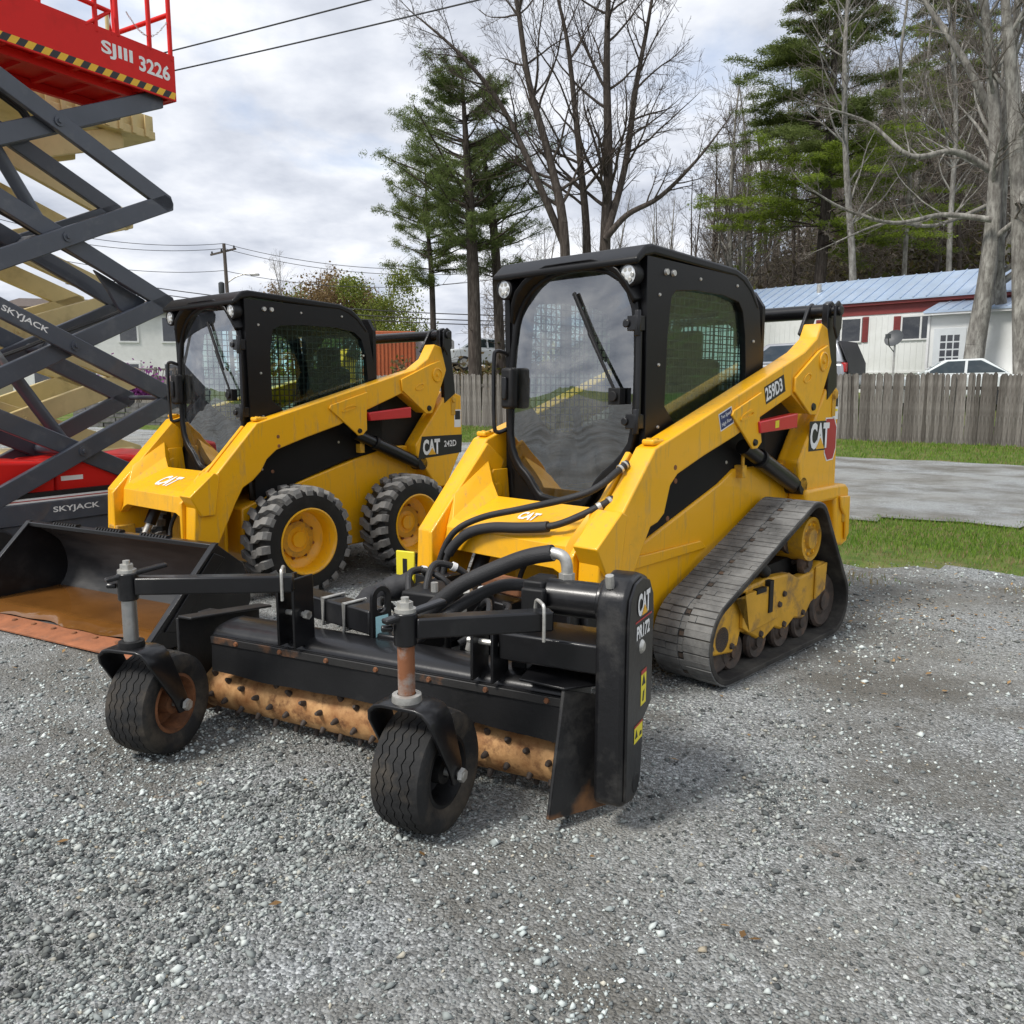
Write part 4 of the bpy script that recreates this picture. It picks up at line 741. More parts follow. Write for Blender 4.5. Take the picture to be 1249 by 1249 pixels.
# caster arms, brackets, casters
def caster(post, end, wheel, yaw, rusty):
    P = Vector((*post, .70)); E_ = Vector((*end, .69)); d = (E_-P).normalized(); sd = Vector((d.y,-d.x,0))
    b = MB(); b.bar(P+d*.03, E_+d*.04, .062, .066); arm = b.obj('caster_arm', 'black_paint', rake, bevel=.007)
    b = MB(); b.cyl(P-Vector((0,0,.055)), P+Vector((0,0,.05)), .037, 20); b.bar(P+Vector((.07,-.03,.030)), P+Vector((-.13,.06,.062)), .035, .016, up=(0,0,1)); b.cyl(P-d*.075, P-d*.04, .012, 8); b.obj('arm_socket', 'black_paint', arm, bevel=.006)
    b = MB(); b.cyl(P+Vector((0,0,.05)), P+Vector((0,0,.062)), .034, 16); b.cyl(P+Vector((0,0,.062)), P+Vector((0,0,.082)), .025, 6); b.cyl(P+Vector((0,0,.082)), P+Vector((0,0,.096)), .013, 8); b.obj('spindle_nut', 'zinc', arm)
    for q, w in ((E_, .0),):
        b = MB(); b.tube(smooth_path([q+sd*.045-Vector((0,0,.06)), q+sd*.045+Vector((0,0,.045)), q+sd*.02+Vector((0,0,.06)), q-sd*.03+Vector((0,0,.058)), q-sd*.045+Vector((0,0,.03)), q-sd*.045-Vector((0,0,.02))],5), .006, 8); b.obj('clip_pin', 'zinc', arm)
    b = MB(); b.cyl((post[0],post[1],.44), (post[0],post[1],.66), .027, 18); sp = b.obj('spindle', 'spindle_stem' if rusty else 'steel', rake)
    MB().lathe([(.030,0),(.046,0),(.048,.012),(.046,.034),(.030,.036)], (post[0],post[1],.452), (0,0,1), 22).obj('spindle_collar', 'zinc' if rusty else 'black_flat', sp)
    C = Vector((wheel[0], wheel[1], .203)); ax = Vector((-math.sin(yaw), math.cos(yaw), 0)); fw = Vector((math.cos(yaw), math.sin(yaw), 0))
    # fork: bent yoke over the wheel
    b = MB(); W_ = .116; zt = .458; PT = Vector((post[0], post[1], 0)); sh = (PT-Vector((C.x, C.y, 0))).dot(fw)
    arch = [(-W_,.175),(-W_,.24),(-W_,.33),(-W_,.40),(-W_+.008,.432),(-W_+.028,.452),(-W_+.055,zt),(0,zt)]; arch = arch+[(-a, z) for a, z in arch[-2::-1]]; vs_ = []
    for (a, z) in arch:
        t = min(1., max(0., (z-.20)/(.42-.20))); c_ = sh*t; hw_ = .030+(.062-.030)*t**.8
        for k in (-1, 1): q = Vector((C.x, C.y, 0))+ax*a+fw*(c_+k*hw_)+Vector((0, 0, z)); vs_.append(q)
    b.add(vs_, [[2*i, 2*i+1, 2*i+3, 2*i+2] for i in range(len(arch)-1)])
    fk = b.obj('caster_fork', 'black_paint', rake, smooth=50); md = fk.modifiers.new('solid', 'SOLIDIFY'); md.thickness = .013; md.offset = 0; bv = fk.modifiers.new('bevel', 'BEVEL'); bv.width = .004; bv.segments = 2; bv.limit_method = 'ANGLE'; bv.angle_limit = R(50)
    b = MB(); b.cyl(C-ax*(W_+.03), C+ax*(W_+.03), .013, 12); b.lathe([(0,.016),(.022,.014),(.024,0)], C+ax*(W_+.013), ax, 6); b.obj('axle_bolt', 'zinc', fk)
    # tyre with zigzag ribs
    n = 168; r = .203; hw = .1; b = MB(); vs_ = []
    pr = [(.108,-.070,0),(.125,-.086,0),(.155,-.096,0),(.180,-.094,0),(.192,-.086,0)]
    gx = [-.058,-.030,0,.030,.058]
    for g in gx: pr += [(r-abs(g)**2*1.5,g-.0022,1),(r-.008-abs(g)**2*1.5,g-.001,1),(r-.008-abs(g)**2*1.5,g+.001,1),(r-abs(g)**2*1.5,g+.0022,1)]
    pr += [(.192,.086,0),(.180,.094,0),(.155,.096,0),(.125,.086,0),(.108,.070,0)]
    m = len(pr)
    for i in range(n):
        w = 2*math.pi*i/n; e = fw*math.cos(w)+Vector((0,0,1))*math.sin(w); zg = (-.0045, -.0015, .0015, .0045, .0015, -.0015)[i % 6]
        for (rr_, t, g) in pr: vs_.append(C+e*rr_+ax*(t+(zg if g else 0)))
    b.add(vs_, [[i*m+j, ((i+1) % n)*m+j, ((i+1) % n)*m+j+1, i*m+j+1] for i in range(n) for j in range(m-1)])
    wh = b.obj('caster_tyre', 'rubber', rake, smooth=40)
    b = MB(); b.lathe([(.106,-.075),(.118,-.078),(.108,-.066),(.100,-.05),(.095,.0),(.100,.05),(.112,.068),(.118,.080),(.106,.082),(.094,.05),(.090,.01),(.06,-.005),(.045,.0),(.042,.07),(.02,.075)], C, ax, 36); b.obj('caster_rim', 'rust' if not rusty else 'black_flat', rake)
caster((.505,.48), (.21,.80), (.405,.485), 0.0, True)
caster((.505,-.77), (.177,-.307), (.385,-.785), .16, False)
for (x, y) in ((.10,-.33), (.10,.55)):
    for k in (-.045, .035):
        b = MB(); b.box((x-.07,y+k,.42),(x+.05,y+k+.012,.70 if y < 0 else .60)); b.obj('arm_bracket', 'black_paint', rake, bevel=.004)
    b = MB(); b.cyl((x,y-.08,.55),(x,y+.08,.55),.011,10); b.cyl((x,y+.06,.55),(x,y+.08,.55),.018,6); b.obj('bracket_pin', 'zinc', rake)
MB().box((-.09,.60,.50),(.12,.985,.60)).obj('motor_support', 'black_paint', rake, bevel=.008)
MB().box((-.10,.60,.44),(.02,.66,.64)).obj('motor_support', 'black_paint', rake, bevel=.006)
# hoses from the loader's arm down to the rake (part of the loader)
h1 = [(1.0,.51,1.095),(1.06,.50,1.06),(1.16,.47,.995),(1.23,.38,.945),(1.26,.095,.868),(1.30,-.16,.80),(1.35,-.31,.71),(1.385,-.38,.55),(1.41,-.36,.44)]
h2 = [(1.03,.51,.965),(1.13,.50,.925),(1.22,.42,.865),(1.28,.30,.81),(1.315,.13,.785),(1.335,-.05,.768),(1.355,-.20,.72),(1.38,-.31,.61),(1.41,-.33,.46)]
MB().tube(smooth_path(h1, 7), .0165, 12).obj('auxiliary_hose', 'hose', ctl); MB().tube(smooth_path(h2, 7), .0165, 12).obj('auxiliary_hose', 'hose', ctl)
sp2 = smooth_path(h2, 7); MB().tube(sp2[22:50], .026, 12).obj('hose_sleeve', 'seat_black', ctl)
for k in (6, 9): MB().cyl(sp2[k], sp2[k+1], .021, 12).obj('hose_ferrule', 'zinc', ctl)
sp1 = smooth_path(h1, 7)
for k in (2, 5): MB().cyl(sp1[k], sp1[k+1], .021, 12).obj('hose_ferrule', 'zinc', ctl)

# ------------------------------------------------------------------ bucket
KY = 4.211
bk = empty('bucket', (-2.49, 5.19, 0), KY, 'black steel loader bucket with rusty cutting edge and muddy water in it', 'bucket')
HWB = .885
inner = [(.02,.53),(-.02,.50),(-.15,.40),(-.20,.28),(-.20,.17),(-.15,.085),(-.05,.045),(.50,.022)]
pth = smooth_path([(p[0], 0, p[1]) for p in inner], 4); inn = [(p.x, p.z) for p in pth]
out_ = [(.02,.545)]+[(p[0]-.012, p[1]-.010) for p in inn[1:]]
b = MB(); b.prism(inn+out_[::-1], 'y', -HWB, HWB); sh = b.obj('bucket_shell', 'bucket_inside', bk, smooth=40)
b = MB(); b.box((.0,-HWB,.515),(.055,HWB,.548)); b.obj('top_rail', 'black_paint', bk, bevel=.006)
for s in (1, -1):
    pl = [(.03,.55),(-.06,.48),(-.165,.40),(-.215,.28),(-.215,.16),(-.16,.07),(-.05,.03),(.53,.01),(.55,.03),(.50,.075)]
    b = MB(); b.prism(pl, 'y', s*HWB, s*(HWB+.014)); b.prism([(.045,.555),(.02,.555),(.50,.09),(.53,.08)], 'y', s*(HWB-.012), s*(HWB+.03)); b.obj('side_plate', 'black_paint', bk, bevel=.004)
    b = MB(); b.prism([(.06,.50),(-.02,.46),(.34,.10),(.42,.12)], 'y', s*(HWB+.014), s*(HWB+.028)); b.obj('side_stiffener', 'black_paint', bk, bevel=.003)
ed = MB().prism([(.40,.020),(.44,.034),(.60,.016),(.60,.004),(.40,.004)], 'y', -HWB-.014, HWB+.014).obj('cutting_edge', 'rust_edge', bk, bevel=.002)
for y in np.linspace(-.78, .78, 9): MB().lathe([(0,.010),(.014,.009),(.017,0)], (.48,y,.029), (.1,0,1), 10).obj('edge_bolt', 'rust', ed)
def wz(y): return 0
b = MB(); xs = np.linspace(-.16, .43, 10); ysw = np.linspace(-HWB+.002, HWB-.002, 30); vs_ = []
for y in ysw:
    for k, x in enumerate(xs):
        e = .03*math.sin(y*7)+.02*math.sin(y*17+1); vs_.append((x+(e*.6 if k == 9 else 0), y, .072-(.034 if k == 9 else 0)))
b.add(vs_, [[i*10+j,(i+1)*10+j,(i+1)*10+j+1,i*10+j+1] for i in range(29) for j in range(9)]); b.obj('standing_water', 'muddy_water', bk, smooth=60)
b = MB()
for y0 in (-.62, -.18, .25):
    for i in range(9): b.prism([(.0,.548),(.05,.548),(.04,.562),(.01,.562)], 'y', y0+i*.028, y0+i*.028+.014)
b.obj('step_grips', 'black_flat', bk)['kind'] = 'stuff'

# ------------------------------------------------------------------ scissor lifts
def lift_arm(b, x0, z0, x1, z1, y, h, w=.05):
    d = Vector((x1-x0, 0, z1-z0)).normalized(); n = Vector((-d.z, 0, d.x))
    P = [Vector((x0, 0, z0))-d*.05, Vector((x1, 0, z1))+d*.05]
    c = .35*h
    poly = [P[0]-n*h/2, P[1]-n*h/2-d*0, P[1]+d*.0+d*.03-n*(h/2-c), P[1]+d*.03+n*(h/2-c), P[1]+n*h/2-d*.02, P[0]+n*h/2, P[0]-d*.03+n*(h/2-c), P[0]-d*.03-n*(h/2-c)]
    b.prism([(p.x, p.z) for p in poly], 'y', y-w/2, y+w/2)
def scissor(L, mat, xl, xr, zs, H, h, ys_near, ys_far, first_outer_up=True, w=.05):
    xm = (xl+xr)/2
    for k, z in enumerate(zs):
        up_outer = (k % 2 == 0) == first_outer_up
        for (yo, yi) in (ys_near, ys_far):
            for (y, asc) in ((yo, up_outer), (yi, not up_outer)):
                b = MB()
                if asc: lift_arm(b, xl, z-H/2, xr, z+H/2, y, h, w)
                else: lift_arm(b, xl, z+H/2, xr, z-H/2, y, h, w)
                a = b.obj('scissor_arm', mat, L, bevel=.008)
        s = -1 if ys_near[0] < ys_near[1] else 1
        pin = MB(); pin.cyl((xm, ys_near[0]+s*(w/2+.012), z), (xm, ys_far[0], z), .042, 18); pin.lathe([(0,.014),(.018,.014),(.020,0)], (xm, ys_near[0]+s*(w/2+.012), z), (0,s,0), 6); pin.obj('pivot_pin', mat, L)
        for x in (xl, xr): MB().cyl((x, ys_near[1], z+H/2), (x, ys_far[1], z+H/2), .022, 12).obj('cross_tube', mat, L)
SL = empty('scissor_lift', (-3.3, 8.0, 0), math.atan2(.86, .51), 'raised scissor lift with dark grey arms, red platform lettered SJIII 3226', 'scissor lift')
ZS = [.91, 1.81, 2.71, 3.63]; Hs = .905
scissor(SL, 'grey_arm', -1.88, .10, ZS, Hs, .155, (0, .062), (.76, .70))
for (p, q) in (((-1.62,.30,2.10),(-.85,.30,.95)), ((-1.60,.30,3.95),(-.86,.30,2.74))):
    p, q = Vector(p), Vector(q); d = q-p
    c = MB().cyl(p+d*.45, q, .055, 20).obj('lift_cylinder', 'grey_arm', SL); MB().cyl(p, p+d*.5, .032, 16).obj('piston_rod', 'steel', c)
    for yy in (.0,): MB().cyl((q.x,.06,q.z),(q.x,.70,q.z),.04,14).obj('cylinder_crosshead', 'grey_arm', c)
b = MB(); b.prism([(-.55,2.50),(-.05,2.28),(-.06,2.20),(-.14,2.13),(-.24,2.10),(-.34,2.18),(-.42,2.32)], 'y', .16, .20); b.obj('arm_gusset', 'grey_arm', SL, bevel=.01)
for y, r_ in ((.40, .016), (.44, .012), (.36, .010)):
    pts = []
    for k, z in enumerate(ZS): pts += [(-1.80 if k % 2 else .0, y, z-Hs/2+.06), (-.89, y, z+.07)]
    pts.append((-1.8, y, 4.05)); MB().tube(smooth_path(pts, 6), r_, 8).obj('cable_run', 'hose', SL)
# base
b = MB(); b.box((-2.0,-.02,.33),(.30,.03,.505)); bs = b.obj('base_rail', 'grey_arm', SL, bevel=.008)
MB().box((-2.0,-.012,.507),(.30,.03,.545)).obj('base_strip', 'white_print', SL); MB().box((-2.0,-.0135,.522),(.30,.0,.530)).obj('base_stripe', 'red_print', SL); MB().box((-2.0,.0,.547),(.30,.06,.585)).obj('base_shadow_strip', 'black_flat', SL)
for x0, x1 in ((-1.98,-1.11),(-1.10,-.35),(-.34,.28)): MB().prism([(x0,.55),(x1,.55),(x1,.83),((x0+x1)/2,.86),(x0,.83)], 'y', .06, .74).obj('base_body', 'red_platform', SL, bevel=.03, seg=3)
MB().box((-2.0,.0,.12),(.30,.74,.33)).obj('chassis', 'grey_arm', SL, bevel=.01)
for x in (-1.7, .0):
    for y in (-.04, .70): MB().lathe([(0,-.05),(.15,-.05),(.165,-.03),(.165,.03),(.15,.05),(0,.05)], (x, y, .165), (0,1,0), 30).obj('wheel', 'black_flat', SL)
text('SKYJACK', 'white_print', SL, (-.985,-.0205,.425), (1,0,0), (0,0,1), .42, .062, bold=.02)
decal('white_print', SL, [(-1.06,.0595,.66),(-.86,.0595,.66),(-.86,.0595,.70),(-1.06,.0595,.70)])
da = math.atan2(-Hs, 1.98); xa = (math.cos(da),0,math.sin(da)); ua = (-math.sin(da),0,math.cos(da))
cxx = -1.30; czz = 1.81+(-.89-cxx)*Hs/1.98
text('SKYJACK', 'white_print', SL, (cxx,-.0255,czz), xa, ua, .40, .062, bold=.02)
# platform
pf = MB().box((-1.98,-.03,4.135),(.26,.80,4.16)).obj('platform_deck', 'red_platform', SL)
for y in (-.035, .785): MB().box((-1.98,y,4.10),(.27,y+.02,4.50)).obj('toe_board', 'red_platform', SL, bevel=.004)
MB().box((.255,-.015,4.10),(.27,.785,4.50)).obj('toe_board', 'red_platform', SL, bevel=.003)
for x in np.arange(-1.9, .2, .3): MB().box((x,-.01,4.10),(x+.04,.78,4.134)).obj('deck_beam', 'red_platform', SL)
for y in (.10, .66): MB().box((-1.98,y,4.06),(.12,y+.05,4.13)).obj('deck_rail', 'red_platform', SL)
n = 34
for i in range(n):
    x = -1.98+i*2.25/n; w = 2.25/n
    decal('hazard_yellow' if i % 2 else 'black_print', SL, [(x-.02,-.0352,4.115),(x+w-.02,-.0352,4.115),(min(.268,x+w+.02),-.0352,4.175),(min(.268,x+.02),-.0352,4.175)], 'hazard_stripe')
text('SJIII', 'white_print', SL, (-.32,-.0355,4.335), (1,0,0), (0,0,1), .30, .135, bold=.03); text('3226', 'white_print', SL, (.05,-.0355,4.325), (1,0,0), (0,0,1), .32, .13, bold=.03)
def rail(pts, r=.021): return MB().tube(pts, r, 12).obj('guard_rail', 'red_platform', SL)
for y in (-.02, .78):
    for x in (-1.95, -1.2, .24): rail([(x,y,4.45),(x,y,5.20)])
    rail([(-1.95,y,5.20),(.24,y,5.20)]); rail([(-1.95,y,4.85),(-.5,y,4.85)])
    rail([(-.50,y,4.45),(-.50,y,5.20)])
for z in (4.85, 5.2): rail([(.24,-.02,z),(.24,.78,z)])
rail(smooth_path([(-.30,-.02,4.48),(-.30,-.02,4.95),(-.28,-.02,5.03),(-.20,-.02,5.08),(-.08,-.02,5.08),(.0,-.02,5.03),(.02,-.02,4.95),(.02,-.02,4.48)],4)); rail([(-.60,-.02,4.47),(-.36,-.02,4.66),(-.36,-.02,4.47)], .018)
rail([(-.36,-.02,4.66),(-1.9,-.02,4.68)], .02)
ch = [Vector((-.20+.42*t,-.02,4.72-.16*math.sin(math.pi*t)+.06*t)) for t in np.linspace(0,1,18)]
for i in range(17):
    d = (ch[i+1]-ch[i]).normalized(); u = Vector((0,1,0)) if i % 2 else Vector((0,0,1)); m_ = (ch[i]+ch[i+1])/2
    q = [m_+d*.017*math.cos(a)+u*.008*math.sin(a) for a in np.linspace(0, 2*math.pi, 8, endpoint=False)]; MB().tube(q, .0028, 5, closed=True).obj('chain_link', 'zinc', SL)
# cream lift behind it
S2 = empty('scissor_lift', (-4.676, 8.816, 0), math.atan2(.86, .51), 'cream painted scissor lift standing behind the dark grey scissor lift', 'scissor lift')
scissor(S2, 'cream_arm', -1.75, .80, [1.15, 2.01, 2.87, 3.73], .86, .21, (0, .08), (1.05, .97), True, .06)
b = MB(); b.box((-1.9,-.05,4.22),(1.22,1.10,4.31)); b.box((-1.9,-.02,4.31),(1.22,1.07,4.48)); b.obj('platform_deck', 'cream_arm', S2, bevel=.01)
for x in np.arange(-1.8, 1.2, .16): MB().box((x,-.07,4.23),(x+.05,-.05,4.46)).obj('deck_rib', 'cream_arm', S2, bevel=.004)
b = MB(); b.box((-1.95,.0,.45),(.75,1.05,.80)); b.obj('base', 'cream_arm', S2, bevel=.02); MB().box((-1.95,.05,.15),(.75,1.0,.45)).obj('chassis', 'black_flat', S2)
for x in (-1.6, .4):
    for y in (-.06, 1.0): MB().lathe([(0,-.09),(.24,-.09),(.28,-.06),(.28,.06),(.24,.09),(0,.09)], (x, y, .28), (0,1,0), 30).obj('wheel', 'black_flat', S2)
for y in (-.0, 1.04):
    for x in (-1.85, -.5, .74): MB().tube([(x,y,4.45),(x,y,5.4)], .02, 10).obj('guard_rail', 'cream_arm', S2)
# ------------------------------------------------------------------ terrain and ground sheets
F0 = np.array([12.8, 20.7]); FD = np.array([-.845, .535]); FD = FD/np.hypot(*FD); FN = np.array([-FD[1]*-1, .845]); FN = np.array([.535, .845])/np.hypot(.535, .845)
def sstep(a, b, x): t = np.clip((x-a)/(b-a), 0, 1); return t*t*(3-2*t)
def tz(x, y):
    x, y = np.asarray(x, float), np.asarray(y, float); s = (x-F0[0])*FN[0]+(y-F0[1])*FN[1]; u = (x-F0[0])*FD[0]+(y-F0[1])*FD[1]
    right = sstep(-12, 2, x)
    z = -.04+sstep(-4, 0, s)*(.09+np.clip(u, 0, 40)*.009)+sstep(.5, 6, s)*(.35+.95*right)
    z = z+np.clip(s-15, 0, 28)*.38*sstep(11, 24, x)+np.clip(s-22, 0, 200)*.03
    return z
def leafmat(name, c0, c1, rough=.6, trans=.35):
    m = bpy.data.materials.new(name); m.use_nodes = True; nt = m.node_tree; N = nt.nodes; L = nt.links; b = N['Principled BSDF']
    g = N.new('ShaderNodeNewGeometry'); r = N.new('ShaderNodeValToRGB'); r.color_ramp.elements[0].color = (*c0, 1); r.color_ramp.elements[1].color = (*c1, 1)
    L.new(g.outputs['Random Per Island'], r.inputs[0]); L.new(r.outputs[0], b.inputs['Base Color']); b.inputs['Roughness'].default_value = rough; b.inputs['Specular IOR Level'].default_value = .25
    if trans:
        t = N.new('ShaderNodeBsdfTranslucent'); L.new(r.outputs[0], t.inputs[0]); mx = N.new('ShaderNodeMixShader'); mx.inputs[0].default_value = trans
        L.new(b.outputs[0], mx.inputs[1]); L.new(t.outputs[0], mx.inputs[2]); L.new(mx.outputs[0], N['Material Output'].inputs[0])
    MAT[name] = m; return m
leafmat('grass_blade', (.07,.155,.014), (.21,.32,.045)); leafmat('dry_blade', (.20,.16,.07), (.34,.28,.14))
leafmat('pine_needle', (.085,.125,.035), (.21,.26,.085), trans=.5); leafmat('hemlock_needle', (.09,.125,.032), (.21,.255,.075), trans=.5); leafmat('hemlock_bright', (.15,.22,.02), (.29,.37,.05), trans=.5); leafmat('spring_leaf', (.10,.14,.02), (.26,.29,.06)); leafmat('tan_leaf', (.14,.09,.04), (.30,.21,.10))
leafmat('brush', (.035,.027,.015), (.13,.10,.045)); leafmat('brush_green', (.05,.065,.012), (.15,.15,.03)); leafmat('purple_bloom', (.13,.02,.12), (.36,.10,.34))
leafmat('twig_haze', (.10,.082,.066), (.25,.215,.18), trans=.2); leafmat('dark_evergreen', (.015,.03,.012), (.05,.075,.025))
def groundmat(name, cols, scales, bump, bs, tanp=None):
    m = bpy.data.materials.new(name); m.use_nodes = True; nt = m.node_tree; N = nt.nodes; L = nt.links; b = N['Principled BSDF']; b.inputs['Roughness'].default_value = .9; b.inputs['Specular IOR Level'].default_value = .2
    tc = N.new('ShaderNodeTexCoord')
    def noi(s, d=8, r=.62):
        n = N.new('ShaderNodeTexNoise'); n.inputs['Scale'].default_value = s; n.inputs['Detail'].default_value = d; n.inputs['Roughness'].default_value = r; L.new(tc.outputs['Object'], n.inputs['Vector']); return n.outputs[0]
    def ramp(src, st):
        r = N.new('ShaderNodeValToRGB'); e = r.color_ramp.elements
        while len(e) < len(st): e.new(.5)
        for k, (p, c) in enumerate(st): e[k].position = p; e[k].color = (*c, 1)
        L.new(src, r.inputs[0]); return r.outputs[0]
    def mix(f, a, c, mode='MIX'):
        x = N.new('ShaderNodeMix'); x.data_type = 'RGBA'; x.blend_type = mode
        if isinstance(f, float): x.inputs[0].default_value = f
        else: L.new(f, x.inputs[0])
        for i, q in ((6, a), (7, c)):
            if isinstance(q, tuple): x.inputs[i].default_value = (*q, 1)
            else: L.new(q, x.inputs[i])
        return x.outputs[2]
    return m, N, L, b, tc, noi, ramp, mix
def gravel_material(name, bright=1., cell=70):
    m, N, L, b, tc, noi, ramp, mix = groundmat(name, None, None, 0, 0)
    v = N.new('ShaderNodeTexVoronoi'); v.inputs['Scale'].default_value = cell; L.new(tc.outputs['Object'], v.inputs['Vector'])
    hs = N.new('ShaderNodeSeparateColor'); L.new(v.outputs['Color'], hs.inputs[0])
    k = bright
    c = ramp(hs.outputs[0], [(0, (.05*k,.055*k,.056*k)), (.45, (.14*k,.15*k,.15*k)), (.8, (.25*k,.265*k,.265*k)), (1, (.44*k,.46*k,.46*k))])
    fine = ramp(noi(160, 4), [(.35, (.055*k,.056*k,.057*k)), (.65, (.25*k,.25*k,.245*k))]); c = mix(.35, c, fine)
    dust = ramp(noi(.55, 7, .6), [(.42, (0,0,0)), (.66, (.75,.75,.75))]); c = mix(dust, c, (.15*k,.146*k,.13*k))
    dark = ramp(noi(.8, 8, .65), [(.44, (0,0,0)), (.62, (.85,.85,.85))]); c = mix(dark, c, (.078*k,.073*k,.062*k))
    tan = ramp(noi(1.3, 9, .7), [(.62, (0,0,0)), (.72, (.6,.6,.6))]); c = mix(tan, c, (.20,.12,.055))
    L.new(c, b.inputs['Base Color'])
    bp = N.new('ShaderNodeBump'); bp.inputs['Strength'].default_value = .9; bp.inputs['Distance'].default_value = .012; L.new(v.outputs['Distance'], bp.inputs['Height']); bp.invert = True
    bp2 = N.new('ShaderNodeBump'); bp2.inputs['Strength'].default_value = .5; bp2.inputs['Distance'].default_value = .02; L.new(noi(45, 6), bp2.inputs['Height']); L.new(bp.outputs[0], bp2.inputs['Normal']); L.new(bp2.outputs[0], b.inputs['Normal'])
    MAT[name] = m
gravel_material('gravel', 1.8, 105); gravel_material('road_gravel', 2.3, 170)
def grass_material():
    m, N, L, b, tc, noi, ramp, mix = groundmat('turf', None, None, 0, 0)
    c = ramp(noi(3, 9, .7), [(.3, (.05,.085,.015)), (.5, (.10,.15,.028)), (.7, (.17,.20,.05))]); d = ramp(noi(1.1, 8, .7), [(.52, (0,0,0)), (.66, (.8,.8,.8))]); c = mix(d, c, (.22,.17,.09))
    L.new(c, b.inputs['Base Color']); bp = N.new('ShaderNodeBump'); bp.inputs['Strength'].default_value = .8; bp.inputs['Distance'].default_value = .03; L.new(noi(40, 5), bp.inputs['Height']); L.new(bp.outputs[0], b.inputs['Normal']); MAT['turf'] = m
    m, N, L, b, tc, noi, ramp, mix = groundmat('woodland_floor', None, None, 0, 0)
    c = ramp(noi(.6, 10, .7), [(.3, (.06,.045,.025)), (.5, (.12,.10,.05)), (.7, (.10,.13,.03))]); L.new(c, b.inputs['Base Color']); MAT['woodland_floor'] = m
grass_material()
def fast_mesh(name, V, Fq, k, mats, idx=None, smooth=False):
    me = bpy.data.meshes.new(name); n = len(V); f = len(Fq); me.vertices.add(n); me.vertices.foreach_set('co', np.asarray(V, np.float32).ravel())
    me.loops.add(f*k); me.loops.foreach_set('vertex_index', np.asarray(Fq, np.int32).ravel()); me.polygons.add(f); me.polygons.foreach_set('loop_start', np.arange(0, f*k, k, dtype=np.int32)); me.polygons.foreach_set('loop_total', np.full(f, k, np.int32))
    if idx is not None: me.polygons.foreach_set('material_index', np.asarray(idx, np.int32))
    for q in (mats if isinstance(mats, (list, tuple)) else [mats]): me.materials.append(MAT[q])
    if smooth: me.polygons.foreach_set('use_smooth', np.ones(f, bool))
    me.update(); me.validate(); return me
def fobj(name, me, parent=None):
    o = bpy.data.objects.new(name, me); COL.objects.link(o); o.parent = parent; return o
def grid(name, xs, ys, zf, mat):
    X, Y = np.meshgrid(xs, ys, indexing='ij'); Z = zf(X, Y); n, m = X.shape; I = np.arange(n*m).reshape(n, m)
    return fobj(name, fast_mesh(name, np.stack([X, Y, Z], -1).reshape(-1, 3), np.stack([I[:-1,:-1], I[1:,:-1], I[1:,1:], I[:-1,1:]], -1).reshape(-1, 4), 4, mat, smooth=True))
sp = np.linspace(-1, 1, 150)
gx = np.sign(sp)*np.abs(sp)**1.8*420; gy = np.concatenate([np.linspace(-60, 0, 10, endpoint=False), np.linspace(0, 1, 150)**1.8*600])
g = struct(grid('ground', gx, gy, tz, 'turf')); g.data.materials.append(MAT['woodland_floor'])
pc = np.zeros(len(g.data.polygons)*3); g.data.polygons.foreach_get('center', pc); pc = pc.reshape(-1, 3); ss = (pc[:,0]-F0[0])*FN[0]+(pc[:,1]-F0[1])*FN[1]
g.data.polygons.foreach_set('material_index', (ss > 13).astype(np.int32))
def wob(x, k=1.): return .16*np.sin(x*2.1*k)+.10*np.sin(x*5.3*k+1)+.07*np.sin(x*11.7*k+2)+.05*np.sin(x*23*k)
def strip(name, xs, lo, hi, rows, zf, mat):
    t = np.linspace(0, 1, rows); X = np.repeat(xs[:, None], rows, 1); Y = lo(xs)[:, None]*(1-t)+hi(xs)[:, None]*t; Z = zf(X, Y); n, m = X.shape; I = np.arange(n*m).reshape(n, m)
    return fobj(name, fast_mesh(name, np.stack([X, Y, Z], -1).reshape(-1, 3), np.stack([I[:-1,:-1], I[1:,:-1], I[1:,1:], I[:-1,1:]], -1).reshape(-1, 4), 4, mat, smooth=True))
def lotz(x, y): return -.004+(.006*np.sin(x*1.7+y*.6)+.006*np.sin(y*2.3-x*.9)+.004*np.sin(x*4.1+y*3.7))*(1-sstep(7, 12, np.hypot(x, y-2.)))
edge = lambda x: 8.10-.454*x+wob(x)
road_lo = lambda x: 11.75-.56*x+wob(x+3, .8)*1.3
road_hi = lambda x: 23.0-.64*x+wob(x+9, .6)*1.2
struct(strip('gravel_lot', np.linspace(-60, 14, 500), lambda x: -40+0*x, edge, 260, lotz, 'gravel'))
struct(strip('road', np.linspace(-30, 26, 300), road_lo, road_hi, 12, lambda x, y: -.012+0*x, 'road_gravel'))
# loose stones
def stones(n, pos, size):
    base = np.array([[1,0,0],[-1,0,0],[0,1,0],[0,-1,0],[0,0,1],[0,0,-1]], float); fc = np.array([[0,2,4],[2,1,4],[1,3,4],[3,0,4],[2,0,5],[1,2,5],[3,1,5],[0,3,5]])
    P = base[None]*rng.uniform(.55, 1.25, (n, 6, 1)); P[:, :4, 2] += rng.uniform(-.35, .35, (n, 4)); P *= (size*1.0)[:, None, None]; P[:, :, 2] *= .55; P[:, :, 1] *= rng.uniform(.45, 1, n)[:, None]
    a = rng.uniform(0, 2*np.pi, n); ca, sa = np.cos(a)[:, None], np.sin(a)[:, None]; X = P[:, :, 0]*ca-P[:, :, 1]*sa; Y = P[:, :, 0]*sa+P[:, :, 1]*ca
    tl = rng.uniform(-.5, .5, (n, 1)); Z = P[:, :, 2]+X*tl*.6
    V = np.stack([X, Y, Z], -1)+pos[:, None, :]; Fq = (fc[None]+(np.arange(n)*6)[:, None, None]).reshape(-1, 3); return V.reshape(-1, 3), Fq
